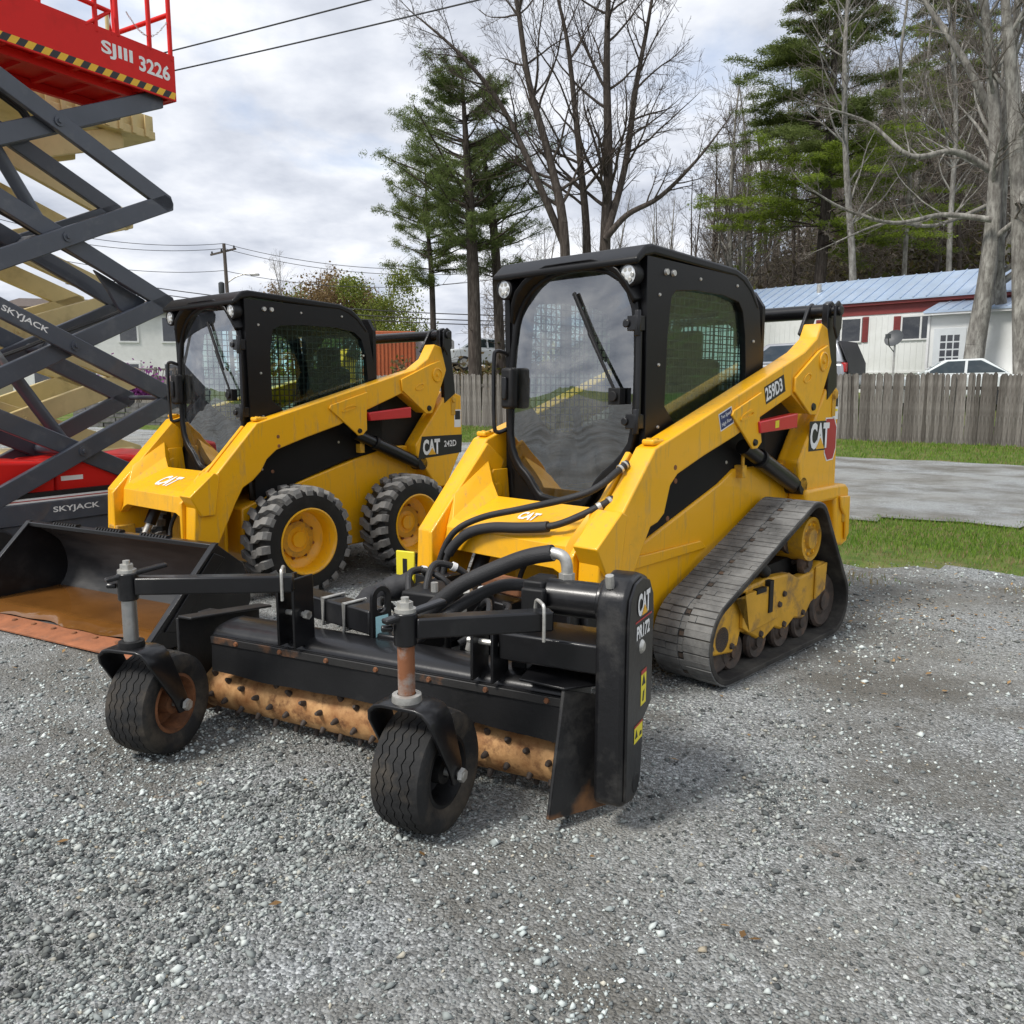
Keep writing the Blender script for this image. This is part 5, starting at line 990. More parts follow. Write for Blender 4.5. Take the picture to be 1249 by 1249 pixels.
m = bpy.data.materials.new('stone'); m.use_nodes = True; N = m.node_tree.nodes; L = m.node_tree.links; b = N['Principled BSDF']; b.inputs['Roughness'].default_value = .82; b.inputs['Specular IOR Level'].default_value = .3
gn = N.new('ShaderNodeNewGeometry'); rp_ = N.new('ShaderNodeValToRGB'); e = rp_.color_ramp.elements; e[0].color = (.06,.065,.068,1); e[1].color = (.62,.64,.63,1); e[1].position = 1
for p, c in ((.25, (.13,.14,.142,1)), (.52, (.25,.27,.268,1)), (.75, (.40,.425,.42,1)), (.90, (.49,.515,.505,1)), (.925, (.36,.30,.22,1)), (.945, (.44,.46,.45,1))): q = e.new(p); q.color = c
L.new(gn.outputs['Random Per Island'], rp_.inputs[0]); tcs = N.new('ShaderNodeTexCoord'); ns_ = N.new('ShaderNodeTexNoise'); ns_.inputs['Scale'].default_value = .75; ns_.inputs['Detail'].default_value = 7; ns_.inputs['Roughness'].default_value = .65; L.new(tcs.outputs['Object'], ns_.inputs['Vector'])
r9 = N.new('ShaderNodeValToRGB'); r9.color_ramp.elements[0].position = .36; r9.color_ramp.elements[0].color = (.62,.605,.56,1); r9.color_ramp.elements[1].position = .60; r9.color_ramp.elements[1].color = (1.48,1.52,1.48,1); L.new(ns_.outputs[0], r9.inputs[0])
m9 = N.new('ShaderNodeMix'); m9.data_type = 'RGBA'; m9.blend_type = 'MULTIPLY'; m9.inputs[0].default_value = 1; L.new(rp_.outputs[0], m9.inputs[6]); L.new(r9.outputs[0], m9.inputs[7]); L.new(m9.outputs[2], b.inputs['Base Color']); MAT['stone'] = m
n = 195000; u_ = rng.uniform(0, 1, n); near = rng.uniform(0, 1, n) < .45
r_ = np.where(near, np.sqrt(rng.uniform(1.1**2, 3.0**2, n)), 3.0*np.exp(u_*math.log(12/3.0))); th = rng.uniform(-.80, .80, n)
px_, py_ = r_*np.sin(th), r_*np.cos(th); cl = np.sin(px_*2.3+1)*np.sin(py_*1.9)+.6*np.sin(px_*5.1-py_*3.3); cl = cl+.8*np.sin(px_*.9-py_*1.3+.5)+.5*np.sin(px_*9+py_*4)*np.sin(py_*8-px_*3); keep = (py_ < edge(px_)+.15*rng.normal(size=n)) & (rng.uniform(0, 1, n) < np.clip(.52+.55*cl, .2, 1))
px_, py_ = px_[keep], py_[keep]; n = len(px_); sz = np.clip(rng.lognormal(math.log(.0058), .48, n), .0025, .021)*np.clip(.85+np.hypot(px_, py_)*.05, .9, 1.5)
V, Fq = stones(n, np.stack([px_, py_, lotz(px_, py_)+sz*.22], -1), sz)
o = fobj('loose_gravel', fast_mesh('loose_gravel', V, Fq, 3, 'stone')); tag(o, 'grey crushed stone lying loose over the gravel lot', 'gravel', kind='stuff')
# grass blades
def blades(name, P, h, mats, idx, label):
    n = len(P); a = rng.uniform(0, 2*np.pi, n); w = h*rng.uniform(.05, .09, n)+.0015; lean = rng.uniform(.1, .7, n)*h; b_ = rng.uniform(0, 2*np.pi, n); dx, dy = np.cos(a)*w, np.sin(a)*w; lx, ly = np.cos(b_)*lean, np.sin(b_)*lean
    z = P[:, 2]; V = np.stack([np.stack([P[:,0]-dx, P[:,1]-dy, z], -1), np.stack([P[:,0]+dx, P[:,1]+dy, z], -1), np.stack([P[:,0]+lx*.4+dx*.7, P[:,1]+ly*.4+dy*.7, z+h*.6], -1), np.stack([P[:,0]+lx, P[:,1]+ly, z+h], -1), np.stack([P[:,0]+lx*.4-dx*.7, P[:,1]+ly*.4-dy*.7, z+h*.6], -1)], 1)
    k = np.arange(n)*5; Fq = np.concatenate([np.stack([k, k+1, k+2, k+4], -1)]); F3 = np.stack([k+4, k+2, k+3, k+3], -1)
    me = bpy.data.meshes.new(name); me.from_pydata(V.reshape(-1, 3).tolist(), [], Fq.tolist()+[f[:3] for f in F3.tolist()])
    for q in mats: me.materials.append(MAT[q])
    me.polygons.foreach_set('material_index', np.concatenate([idx, idx]).astype(np.int32)); me.update()
    return tag(fobj(name, me), label, 'grass', kind='stuff')
n = 70000; x = rng.uniform(.5, 9, n); t = rng.uniform(-.12, 1.06, n); y = edge(x)*(1-t)+road_lo(x)*t
pat = np.sin(x*2.2+y)*np.sin(y*2.7-x*.7)+.5*np.sin(x*5+y*4); k = (rng.uniform(0, 1, n) < np.where(t < .12, .20, np.where(t < .35, .55+.3*pat, .9+.1*pat))*np.where(t > 1, .4, 1)); x, y, t, pat = x[k], y[k], t[k], pat[k]
dry = rng.uniform(0, 1, len(x)) < np.where(t < .3, .5, .16)+.15*(pat < -.4); blades('verge_grass', np.stack([x, y, np.full(len(x), -.03)], -1), rng.uniform(.016, .05, len(x))*np.where(t < .2, .7, 1), ['grass_blade', 'dry_blade'], dry, 'green grass with straw patches between gravel lot and road')
n = 42000; x = rng.uniform(-14, 15, n); t = rng.uniform(-.04, 1.05, n)**.9; fl = F0[1]+(F0[0]-x)*(.535/.845)
x, t, fl = [q[np.isfinite(t)] for q in (x, t, fl)]
y = road_hi(x)*(1-t)+fl*t; dry = rng.uniform(0, 1, len(x)) < .2; blades('fence_grass', np.stack([x, y, tz(x, y)-.01], -1), rng.uniform(.04, .11, len(x)), ['grass_blade', 'dry_blade'], dry, 'bright green grass strip growing along the foot of the picket fence')
n = 3200; x = rng.uniform(1.5, 6.5, n); y = edge(x)-np.abs(rng.normal(0, .7, n)); k = (np.sin(x*3.1+y*2)*np.sin(y*3.7-x) > .45); x, y = x[k], y[k]
blades('lot_weeds', np.stack([x, y, lotz(x, y)], -1), rng.uniform(.015, .05, len(x)), ['grass_blade', 'dry_blade'], rng.uniform(0, 1, len(x)) < .7, 'thin straw and weeds sprouting through the gravel beside the grass verge')

leafmat('leaf_litter', (.16,.09,.035), (.42,.26,.11), trans=.1)
n = 900; x = np.concatenate([rng.normal(3.1, .7, n//2), rng.uniform(-3, 5, n-n//2)]); y = np.concatenate([rng.normal(5.0, .7, n//2), rng.uniform(1.2, 6.5, n-n//2)]); k = (y < edge(x)) & (rng.uniform(0, 1, n) < np.where(np.arange(n) < n//2, 1, .35)); x, y = x[k], y[k]; n = len(x)
a = rng.normal(size=(n, 3))*np.array([1, 1, .15]); a /= np.linalg.norm(a, axis=1)[:, None]; b_ = np.cross(a, np.array([[.1, .1, 1.]])); s_ = rng.uniform(.006, .022, n)[:, None]; C_ = np.stack([x, y, lotz(x, y)+.012], -1)
V = np.stack([C_-a*s_, C_+b_*s_*.5+[0, 0, .003], C_+a*s_, C_-b_*s_*.5], 1).reshape(-1, 3); tag(fobj('leaf_litter', fast_mesh('leaf_litter', V, np.arange(n*4).reshape(n, 4), 4, 'leaf_litter')), 'small dry tan leaves and straw bits scattered over the gravel', 'leaf litter', kind='stuff')
# ------------------------------------------------------------------ fence
pm('picket_wood', (.135,.122,.11), .85, var=.4, vs_=3, dirt=(.24,.23,.215), da=.7, ds=5, dlo=.45, dhi=.7, bump=.3, bs=25, stretch=(6, 6, .7), spec=.2)
_m = MAT['picket_wood']; _N = _m.node_tree.nodes; _L = _m.node_tree.links; _b = _N['Principled BSDF']; _src = _b.inputs['Base Color'].links[0].from_socket
_oi = _N.new('ShaderNodeObjectInfo'); _r = _N.new('ShaderNodeValToRGB'); _r.color_ramp.elements[0].color = (.6,.58,.56,1); _r.color_ramp.elements[1].color = (1.5,1.5,1.5,1); _x = _N.new('ShaderNodeMix'); _x.data_type = 'RGBA'; _x.blend_type = 'MULTIPLY'; _x.inputs[0].default_value = 1
_L.new(_oi.outputs['Random'], _r.inputs[0]); _L.new(_src, _x.inputs[6]); _L.new(_r.outputs[0], _x.inputs[7]); _L.new(_x.outputs[2], _b.inputs['Base Color'])
fz = lambda u: float(tz(*(F0+FD*u)))
fence = empty('picket_fence', (0, 0, 0), 0, 'weathered grey wooden picket fence along the far side of the road', 'fence')
ang = math.atan2(FD[1], FD[0]); pmesh = []
for k in range(6):
    w = .052+.004*(k % 3); j = random.uniform(-.015, .015); b = MB(); b.prism([(-w,0),(w,0),(w,1.82+j),(w*.55,1.865),(w*.1,1.885),(-w*.5,1.87),(-w,1.82-j)], 'y', -.011, .011); me = b.mesh('picket'); me.materials.append(MAT['picket_wood']); pmesh.append(me)
u = -3.2
while u < 20.5:
    p = F0+FD*u; o = bpy.data.objects.new('picket', random.choice(pmesh)); COL.objects.link(o); o.parent = fence
    o.location = (p[0]+random.uniform(-.012, .012)*FN[0], p[1]+random.uniform(-.012, .012)*FN[1], fz(u)-.05); o.rotation_euler = (random.gauss(0, .012), random.gauss(0, .016), ang+random.gauss(0, .05)); o.scale = (random.uniform(.92, 1.06), 1, random.uniform(.985, 1.015))
    u += random.uniform(.093, .106)
b = MB()
while u < 37:
    p = F0+FD*u; w = .047; h = 1.85+random.uniform(-.03, .03); o_ = [p-FD*w, p+FD*w]; z_ = fz(u)-.05
    b.add([(*(q+FN*k), z) for k in (-.011, .011) for q, z in ((o_[0], z_), (o_[1], z_), (o_[1], z_+h-.04), (p, z_+h), (o_[0], z_+h-.04))], [[4,3,2,1,0],[5,6,7,8,9]]+[[i,(i+1) % 5,5+(i+1) % 5,5+i] for i in range(5)]); u += random.uniform(.093, .106)
b.obj('far_pickets', 'picket_wood', fence, smooth=0)['kind'] = 'stuff'
for h in (.45, 1.45):
    for k in range(16):
        a, c = -3.2+k*2.5, -3.2+(k+1)*2.5-.01; p, q = F0+FD*a+FN*.055, F0+FD*c+FN*.055; MB().bar((*p, fz(a)+h), (*q, fz(c)+h), .05, .09).obj('rail', 'picket_wood', fence)

# ------------------------------------------------------------------ mobile home
pm('siding_white', (.72,.73,.71), .55, var=.05, vs_=.8, dirt=(.5,.5,.45), da=.3, ds=1.5); pm('trim_red', (.20,.03,.028), .5, var=.12); pm('roof_metal', (.43,.53,.67), .35, metal=.25, var=.10, vs_=1.2, dirt=(.42,.44,.46), da=.4, ds=2); pm('frame_white', (.7,.7,.69), .5, var=.05); pm('curtain', (.20,.21,.21), .8, var=.3, vs_=8, stretch=(6,6,.5)); pm('door_white', (.62,.65,.66), .5, var=.05)
HX = (15.25, 27.0); HA = math.radians(135)
home = empty('mobile_home', (*HX, 0), HA, 'long white mobile home with red trim and pale blue metal roof', 'house')
x0, x1 = -9, 13
MB().box((x0,-4.4,1.2),(x1,0,4.5)).obj('wall', 'siding_white', home)
wall = home.children[-1]
b = MB()
for x in np.arange(x0, x1, .2): b.box((x,.0005,1.25),(x+.05,.012,4.0))
b.obj('siding_ribs', 'siding_white', wall)['kind'] = 'stuff'
MB().box((x0,.0,4.08),(x1,.025,4.40)).obj('frieze_board', 'trim_red', home); MB().box((x0,.0,4.40),(x1,.18,4.54)).obj('fascia', 'trim_red', home)
MB().box((x0,.001,2.05),(x1,.03,2.12)).obj('belt_trim', 'frame_white', home)
rf = MB().prism([(.24,4.545),(-2.3,5.62),(-4.7,4.6),(-4.7,4.55),(-2.3,5.56),(.24,4.50)], 'x', x0-.2, x1+.2).obj('roof', 'roof_metal', home)
sm = MB().bar((0,.25,4.562),(0,-2.3,5.637),.035,.03).mesh('roof_seam'); sm.materials.append(MAT['roof_metal'])
for x in np.arange(x0, x1, .42):
    o = fobj('roof_seam', sm, rf); o.location.x = x
MB().cyl((6.3,-1.2,5.1),(6.3,-1.2,5.45),.09,12).obj('vent_pipe', 'zinc', rf)
def house_window(xa, xb, za, zb):
    fr = MB(); o_, i_ = pair_loops([(xa,za),(xb,za),(xb,zb),(xa,zb)], [(xa+.05,za+.05),(xb-.05,za+.05),(xb-.05,zb-.05),(xa+.05,zb-.05)], ((xa+xb)/2, (za+zb)/2)); fr.ring(o_, i_, 'y', .013, .06); w = fr.obj('window', 'frame_white', home)
    MB().box(((xa+xb)/2-.03,.014,za+.05),((xa+xb)/2+.03,.05,zb-.05)).obj('mullion', 'frame_white', w)
    MB().box((xa+.04,.012,za+.04),(xb-.04,.016,zb-.04)).obj('curtain', 'curtain', w)
    for q0, q1 in ((xa+.05,(xa+xb)/2-.03),((xa+xb)/2+.03,xb-.05)): MB().box((q0,.028,za+.05),(q1,.031,zb-.05)).obj('pane', 'house_glass', w)
def shutter(xa, xb, za, zb):
    s = MB().box((xa,.013,za),(xb,.04,zb)).obj('shutter', 'trim_red', home)
    for z in np.arange(za+.06, zb-.04, .06): MB().box((xa+.04,.04,z),(xb-.04,.05,z+.03)).obj('slat', 'trim_red', s)
house_window(4.08,5.55,3.15,4.02); shutter(3.86,4.06,3.15,4.02); shutter(5.57,5.77,3.15,4.02)
house_window(1.45,2.75,3.15,3.98); shutter(2.77,3.00,3.15,3.98)
house_window(8.2,9.2,3.2,4.0); shutter(7.98,8.18,3.2,4.0)
# lean-to entry
MB().box((-3.6,.03,1.3),(1.45,1.2,3.85)).obj('entry_wall', 'siding_white', home)
er = MB().prism([(1.5,3.95),(.02,4.36),(.02,4.30),(1.5,3.89)], 'x', -3.7, 1.55).obj('entry_roof', 'roof_metal', home)
for x in np.arange(-3.6, 1.5, .4): MB().bar((x,1.5,3.965),(x,.03,4.375),.03,.025).obj('roof_seam', 'roof_metal', er)
MB().box((-3.65,1.40,3.82),(1.52,1.47,3.90)).obj('entry_gutter', 'frame_white', home); MB().box((1.40,1.2,1.4),(1.47,1.27,3.85)).obj('downspout', 'frame_white', home)
dr = MB().box((.32,1.2,1.5),(1.27,1.235,3.42)).obj('entry_door', 'door_white', home, bevel=.01)
for i in range(3):
    for j in range(4): MB().box((.50+i*.20,1.235,2.30+j*.235),(.66+i*.20,1.2385,2.49+j*.235)).obj('door_pane', 'house_glass', dr)
# ------------------------------------------------------------------ dish, cars
pm('dish_grey', (.06,.065,.07), .5, var=.1); pm('car_silver', (.40,.41,.43), .3, metal=.6, var=.05, coat=.6); pm('car_white', (.68,.71,.71), .3, var=.03, coat=.6); pm('lamp_red', (.45,.02,.02), .25, var=.1); pm('car_trim', (.02,.02,.022), .5, var=.2)
dx, dy = (1083-624.5)/1011*24.2, 24.2; gz = float(tz(dx, dy))
dish = empty('satellite_dish', (dx, dy, gz), R(200), 'dark grey satellite dish on a pole beyond the fence', 'satellite dish')
MB().cyl((0,0,-.2),(0,0,2.75-gz+.05),.03,12).obj('pole', 'zinc', dish); zc = 2.92-gz
dv = Vector((.62,.25,.35)).normalized()
MB().lathe([(.0,.0),(.10,.008),(.19,.03),(.26,.06),(.265,.055),(.19,.022),(.10,.0),(0,-.01)], (.03,0,zc), dv, 32).obj('reflector', 'dish_grey', dish)
b = MB(); b.tube([(.03,0,zc-.36),(.45,.25,zc-.22),(.60,.35,zc+.02)], .013, 8); b.box((.55,.30,zc-.02),(.66,.40,zc+.10)); b.obj('feed_arm', 'dish_grey', dish)
def car(name, label, loc, rz, prof, cabin, hw, mat, group=None):
    C = empty(name, loc, rz, label, 'car', group)
    MB().prism(prof, 'y', -hw, hw).obj('body', mat, C, bevel=.09, seg=4)
    # greenhouse, tapered
    n = len(cabin); b = MB(); z0 = min(p[1] for p in cabin); z1 = max(p[1] for p in cabin)
    def hy(z): return hw-.03-(z-z0)/(z1-z0)*.17
    b.add([(p[0], -hy(p[1]), p[1]) for p in cabin]+[(p[0], hy(p[1]), p[1]) for p in cabin], [list(range(n)), [2*n-1-i for i in range(n)]]+[[i,(i+1) % n,n+(i+1) % n,n+i] for i in range(n)])
    cb = b.obj('cabin', mat, C, bevel=.05, seg=3)
    cx = sum(p[0] for p in cabin)/n; cz = (z0+z1)/2
    for s in (1, -1):
        w = [(cx+(p[0]-cx)*.86, cz+.01+(p[1]-cz)*.74) for p in cabin]
        b = MB(); b.add([(p[0], s*(hy(p[1])+.006), p[1]) for p in w], [list(range(n))]); b.obj('side_window', 'car_glass', cb, smooth=0)
        b = MB(); b.bar((cx-.02, s*(hy(z0+.05)+.012), z0+.05), (cx-.05, s*(hy(z1-.05)+.012), z1-.05), .01, .07, up=(1,0,0)); b.obj('pillar', mat, cb)
    f0, f1 = cabin[0], cabin[1]; b = MB(); k = lambda t: (f0[0]+(f1[0]-f0[0])*t+.012, f0[1]+(f1[1]-f0[1])*t)
    a, c = k(.12), k(.88); b.add([(a[0],-hy(a[1])+.1,a[1]+.01),(a[0],hy(a[1])-.1,a[1]+.01),(c[0],hy(c[1])-.1,c[1]+.01),(c[0],-hy(c[1])+.1,c[1]+.01)], [[0,1,2,3]]); b.obj('windscreen', 'car_glass', cb, smooth=0)
    r0, r1 = cabin[-1], cabin[-2]; k = lambda t: (r0[0]+(r1[0]-r0[0])*t-.012, r0[1]+(r1[1]-r0[1])*t); a, c = k(.12), k(.88)
    b = MB(); b.add([(a[0],-hy(a[1])+.1,a[1]+.01),(a[0],hy(a[1])-.1,a[1]+.01),(c[0],hy(c[1])-.1,c[1]+.01),(c[0],-hy(c[1])+.1,c[1]+.01)], [[0,1,2,3]]); b.obj('rear_window', 'car_glass', cb, smooth=0)
    for x in (1.35, -1.35):
        for s in (1, -1):
            t = MB().lathe([(.0,.09),(.2,.09),(.21,.11),(.31,.11),(.33,.08),(.33,-.1),(0,-.1)], (x, s*(hw-.10), .33), (0,s,0), 28).obj('wheel', 'car_trim', C); MB().lathe([(0,.10),(.19,.105),(.2,.09)], (x, s*(hw-.10), .33), (0,s,0), 20).obj('hubcap', 'zinc', t)
    xr = min(p[0] for p in prof)
    zl = sorted(p[1] for p in prof)[-1]
    for s in (1, -1):
        MB().box((xr-.02, s*hw*.74-.09, zl-.30),(xr+.12, s*hw*.74+.19*1 if s > 0 else s*hw*.74+.09, zl-.02)).obj('tail_light', 'lamp_red', C, bevel=.02)
        MB().box((max(p[0] for p in prof)-.12, s*hw*.74-.12, zl-.28),(max(p[0] for p in prof)+.015, s*hw*.74+.12, zl-.14)).obj('headlight', 'lamp_lens', C, bevel=.02)
        MB().box((f0[0]-.28, s*(hw+.0)-.02 if s > 0 else s*hw-.18, f0[1]+.02),(f0[0]-.14, s*hw+.18 if s > 0 else s*hw+.02, f0[1]+.16)).obj('mirror', mat, C, bevel=.03)
    return C
d = 27.2; x = 8.85
car('parked_suv', 'silver suv parked by the mobile home, dark tailgate facing right', (x, d, 1.22), R(137), [(-2.2,.35),(2.2,.35),(2.25,.75),(2.1,.98),(1.1,1.08),(-2.2,1.05),(-2.25,.7)], [(1.1,1.05),(.35,1.70),(-1.9,1.74),(-2.18,1.06)], .90, 'car_silver')
suv = [o for o in COL.objects if o.name == 'parked_suv'][0]; MB().prism([(-2.26,.72),(-2.235,1.08),(-1.93,1.72),(-1.98,1.73),(-2.29,1.08),(-2.30,.72)], 'y', -.70, .70).obj('tailgate', 'car_trim', suv, bevel=.02)
d = 25.3; x = (1152-624.5)/1011*d
car('parked_sedan', 'white sedan parked in front of the entry door', (x, d, .95), R(160), [(-2.2,.32),(2.2,.32),(2.25,.62),(2.1,.84),(.9,.95),(-1.4,.98),(-2.2,.92),(-2.25,.6)], [(.95,.93),(.25,1.40),(-.75,1.44),(-1.5,.96)], .87, 'car_white')
# ------------------------------------------------------------------ trees
pm('bark_brown', (.065,.053,.045), .9, var=.4, vs_=3, dirt=(.17,.15,.13), da=.6, ds=6, bump=.6, bs=14, stretch=(3,3,.5), spec=.15)
pm('bark_grey', (.20,.185,.165), .9, var=.35, vs_=3, dirt=(.10,.09,.08), da=.8, ds=7, dlo=.45, dhi=.65, bump=.6, bs=14, stretch=(2,2,.6), spec=.15, hue=(.30,.29,.26))
pm('twig', (.075,.06,.05), .9, var=.3, vs_=2, spec=.1); pm('twig_grey', (.16,.14,.12), .9, var=.3, vs_=2, spec=.1)
def seg_mesh(name, S, k, mat):
    S = np.asarray(S, float); p0, p1, r0, r1 = S[:, :3], S[:, 3:6], S[:, 6], S[:, 7]; d = p1-p0; d /= np.linalg.norm(d, axis=1)[:, None]+1e-9
    ref = np.where(np.abs(d[:, 2:3]) < .9, np.array([[0, 0, 1.]]), np.array([[1., 0, 0]])); a = np.cross(d, ref); a /= np.linalg.norm(a, axis=1)[:, None]; b = np.cross(d, a); n = len(S)
    w = np.arange(k)*2*np.pi/k; cir = a[:, None]*np.cos(w)[None, :, None]+b[:, None]*np.sin(w)[None, :, None]
    V = np.concatenate([p0[:, None]+cir*r0[:, None, None], p1[:, None]+cir*r1[:, None, None]], 1); I = (np.arange(n)*2*k)[:, None]; j = np.arange(k); j2 = (j+1) % k
    Fq = np.stack([I+j, I+j2, I+k+j2, I+k+j], -1).reshape(-1, 4); return fast_mesh(name, V.reshape(-1, 3), Fq, 4, mat, smooth=True)
def rdir(): 
    v = Vector((random.gauss(0, 1), random.gauss(0, 1), random.gauss(0, 1))); return v.normalized()
def grow_branch(segs, p, d, ln, r, lev, maxlev, up=.12, wig=.16, kids=(5, 5, 4, 3), minr=.004, ang=(.5, 1.0)):
    n = max(3, int(4+ln*1.2)) if lev < 2 else 3; st = ln/n; pts = [p.copy()]; rs = [r]
    for i in range(n):
        d = (d+rdir()*wig+Vector((0, 0, up))*(.6 if lev else 1)).normalized(); p = p+d*st; q = max(minr, r*(1-(i+1)/n*.82)); segs[min(lev, 3)].append((*pts[-1], *p, rs[-1], q)); pts.append(p.copy()); rs.append(q)
    if lev < maxlev:
        k = kids[min(lev, len(kids)-1)]; m = max(1, int(random.uniform(.75, 1.25)*k*(1 if lev else max(.6, ln/5))))
        for j in range(m):
            t = random.uniform(.25, .98); i = min(n-1, int(t*n)); f = t*n-i; q = pts[i].lerp(pts[i+1], f); dd = (pts[i+1]-pts[i]).normalized(); a = random.uniform(*ang); ax = dd.cross(rdir()).normalized()
            nd = (Matrix.Rotation(a, 3, ax) @ dd); grow_branch(segs, q, nd, ln*random.uniform(.38, .62)*(1.15-.4*t), max(minr, (rs[i]*.55)), lev+1, maxlev, up, wig, kids, minr, ang)
def path_segs(segs, pts, radii, lev=0):
    P = smooth_path(pts, 5); n = len(P); rr = np.interp(np.linspace(0, len(radii)-1, n), range(len(radii)), radii)
    for i in range(n-1): segs[lev].append((*P[i], *P[i+1], rr[i], rr[i+1]))
    return P, rr
def finish_tree(T, segs, bark, twig):
    t = segs[0]
    if t: fobj('trunk', seg_mesh('trunk', t, 10, bark), T)
    c = segs[1]
    if c: fobj('limbs', seg_mesh('limbs', c, 6, bark), T)['kind'] = 'stuff'
    c = segs[2]+segs[3]
    if c: fobj('crown', seg_mesh('crown', c, 3, twig), T)['kind'] = 'stuff'
def leaves(C, size, asp=1., flat=0.):
    n = len(C); a = rng.normal(size=(n, 3)); a[:, 2] *= (1-flat); a /= np.linalg.norm(a, axis=1)[:, None]; b = rng.normal(size=(n, 3)); b[:, 2] *= (1-flat); b -= a*(a*b).sum(1)[:, None]; b /= np.linalg.norm(b, axis=1)[:, None]
    s = size*rng.uniform(.6, 1.4, n); A = a*s[:, None]; B = b*(s*asp)[:, None]; V = np.stack([C-A, C+B, C+A, C-B], 1); return V.reshape(-1, 3), np.arange(n*4).reshape(n, 4)
def W(px, py, d):
    """a spot seen at pixel (px,py) of the photograph, d metres into the scene: used to lay out trunks at their own distances"""
    v = (624.5-py)/1011; c, s = math.cos(.144), math.sin(.144); k = d/(c+v*s); return Vector(((px-624.5)/1011*k, d, EYE+k*(-s+v*c)))
def depth_path(pts, d, jit=.5):
    out = []; q = d
    for i, p in enumerate(pts): out.append(W(p[0], p[1], q)); q += random.uniform(-jit, jit)
    return out
def anchored(pts, d, jit=.5):
    P = depth_path(pts, d, jit); P[0].z = float(tz(P[0].x, P[0].y))-.15; return P
def bare_from_stems(name, label, stems, bark, twig, kids=(7, 6, 4), lens=(.16, .32), group=None, maxlev=3, up=.10):
    b0 = stems[0][0][0]; T = empty(name, (0, 0, 0), 0, label, 'tree', group); segs = [[], [], [], []]
    for P, rad, nb in stems:
        pts, rr = path_segs(segs, P, rad, 0); n = len(pts); tot = sum((pts[i+1]-pts[i]).length for i in range(n-1))
        for j in range(nb):
            t = random.uniform(.28, 1.0); i = min(n-2, int(t*(n-1))); dd = (pts[i+1]-pts[i]).normalized(); ax = dd.cross(rdir()).normalized(); nd = Matrix.Rotation(random.uniform(.5, 1.15), 3, ax) @ dd
            grow_branch(segs, pts[i], nd, tot*random.uniform(*lens)*(1.15-.5*t), max(.012, rr[i]*.42), 1, maxlev, up, .17, kids, .0045)
        e = pts[-1]; grow_branch(segs, e, (pts[-1]-pts[-2]).normalized(), tot*.14, rr[-1], 1, maxlev, up, .17, kids, .0045)
    finish_tree(T, segs, bark, twig); return T
random.seed(21)
dm = 31.
st = [(anchored([(690,470),(689,300),(672,200),(645,100),(630,0),(612,-70)], dm), [.24,.18,.14,.11,.08,.04], 22),
      (anchored([(733,472),(738,300),(742,200),(740,90),(742,0),(747,-90)], dm), [.27,.20,.165,.13,.09,.04], 22),
      (anchored([(718,470),(716,300),(708,200),(700,120),(690,40),(668,-50)], dm+.6), [.21,.15,.12,.10,.07,.03], 18),
      (depth_path([(739,290),(762,205),(775,110),(790,30),(803,-50)], dm), [.14,.12,.10,.07,.03], 16),
      (depth_path([(738,292),(765,262),(805,240),(850,195),(885,150)], dm-.5), [.12,.10,.08,.05,.02], 9),
      (depth_path([(689,300),(655,220),(612,130),(565,70),(515,25)], dm), [.15,.12,.09,.06,.03], 14)]
bare_from_stems('maple_tree', 'tall leafless maple with several stems rising behind the tracked loader', st, 'bark_brown', 'twig', kids=(6, 6, 5, 3), maxlev=4)
# pines
def pine(name, label, pts, d, rad, y_low, y_top, half_px, dens, needle='pine_needle', dead=12, lean=0.):
    P = anchored(pts, d, .15); T = empty(name, (0, 0, 0), 0, label, 'tree', 'white pines by the fence' if 0 else None); segs = [[], [], [], []]; tr, rr = path_segs(segs, P, rad, 0); n = len(tr); C = []
    zlo, zhi = W(0, y_low, d).z, W(0, y_top, d).z; R0 = half_px/1011*d; z = zlo
    for i in range(dead):
        k = random.randint(int(n*.15), int(n*.7)); a = random.uniform(0, 6.28); grow_branch(segs, tr[k], Vector((math.cos(a), math.sin(a), .1)), random.uniform(.8, 2.0), .02, 2, 3, .0, .2, (3, 3, 3), .006)
    while z < zhi:
        t = (z-zlo)/(zhi-zlo); k = min(range(n), key=lambda i: abs(tr[i].z-z)); m = random.randint(3, 5)
        for j in range(m):
            a = random.uniform(0, 6.28); prof = (math.sin(min(1., t*1.9+.28)*math.pi/2))*(1-t)**.62+.12; ln = R0*prof*random.uniform(.55, 1.2)*1.25
            d0 = Vector((math.cos(a), math.sin(a), random.uniform(.05, .45))).normalized(); p = tr[k]+Vector((0, 0, random.uniform(-.2, .2))); r = max(.012, .035*ln/2.); ns = 5; q = p.copy(); dd = d0
            for s in range(ns):
                dd = (dd+rdir()*.14+Vector((0, 0, .07))).normalized(); q2 = q+dd*ln/ns; segs[2].append((*q, *q2, r*(1-s/ns*.7), r*(1-(s+1)/ns*.7)))
                if s >= 1:
                    for c in range(int(dens*(1 if s < 4 else 1.8))):
                        tw = (dd*.6+rdir()*.9); tw.z = tw.z*.5+.1; tip = q.lerp(q2, random.random())+tw*random.uniform(.1, .42)*max(.6, ln*.35); C.append(tip)
                        if c % 4 == 0: segs[3].append((*q2, *tip, .008, .004))
                q = q2
        z += random.uniform(.22, .48)
    finish_tree(T, segs, 'bark_brown', 'twig'); C = np.array([tuple(c) for c in C]); k = 34
    CC = (C[:, None]+rng.normal(0, .09, (len(C), k, 3))*np.array([1, 1, .7])).reshape(-1, 3); V, Fq = leaves(CC, .065, .15); fobj('needles', fast_mesh('needles', V, Fq, 4, needle), T)['kind'] = 'stuff'; return T
random.seed(5)
pine('pine_tree', 'tall white pine with dense green crown beside the leafless maple', [(580,470),(577,330),(570,200),(563,85)], 33., [.30,.24,.15,.03], 310, 82, 95, 6.5)
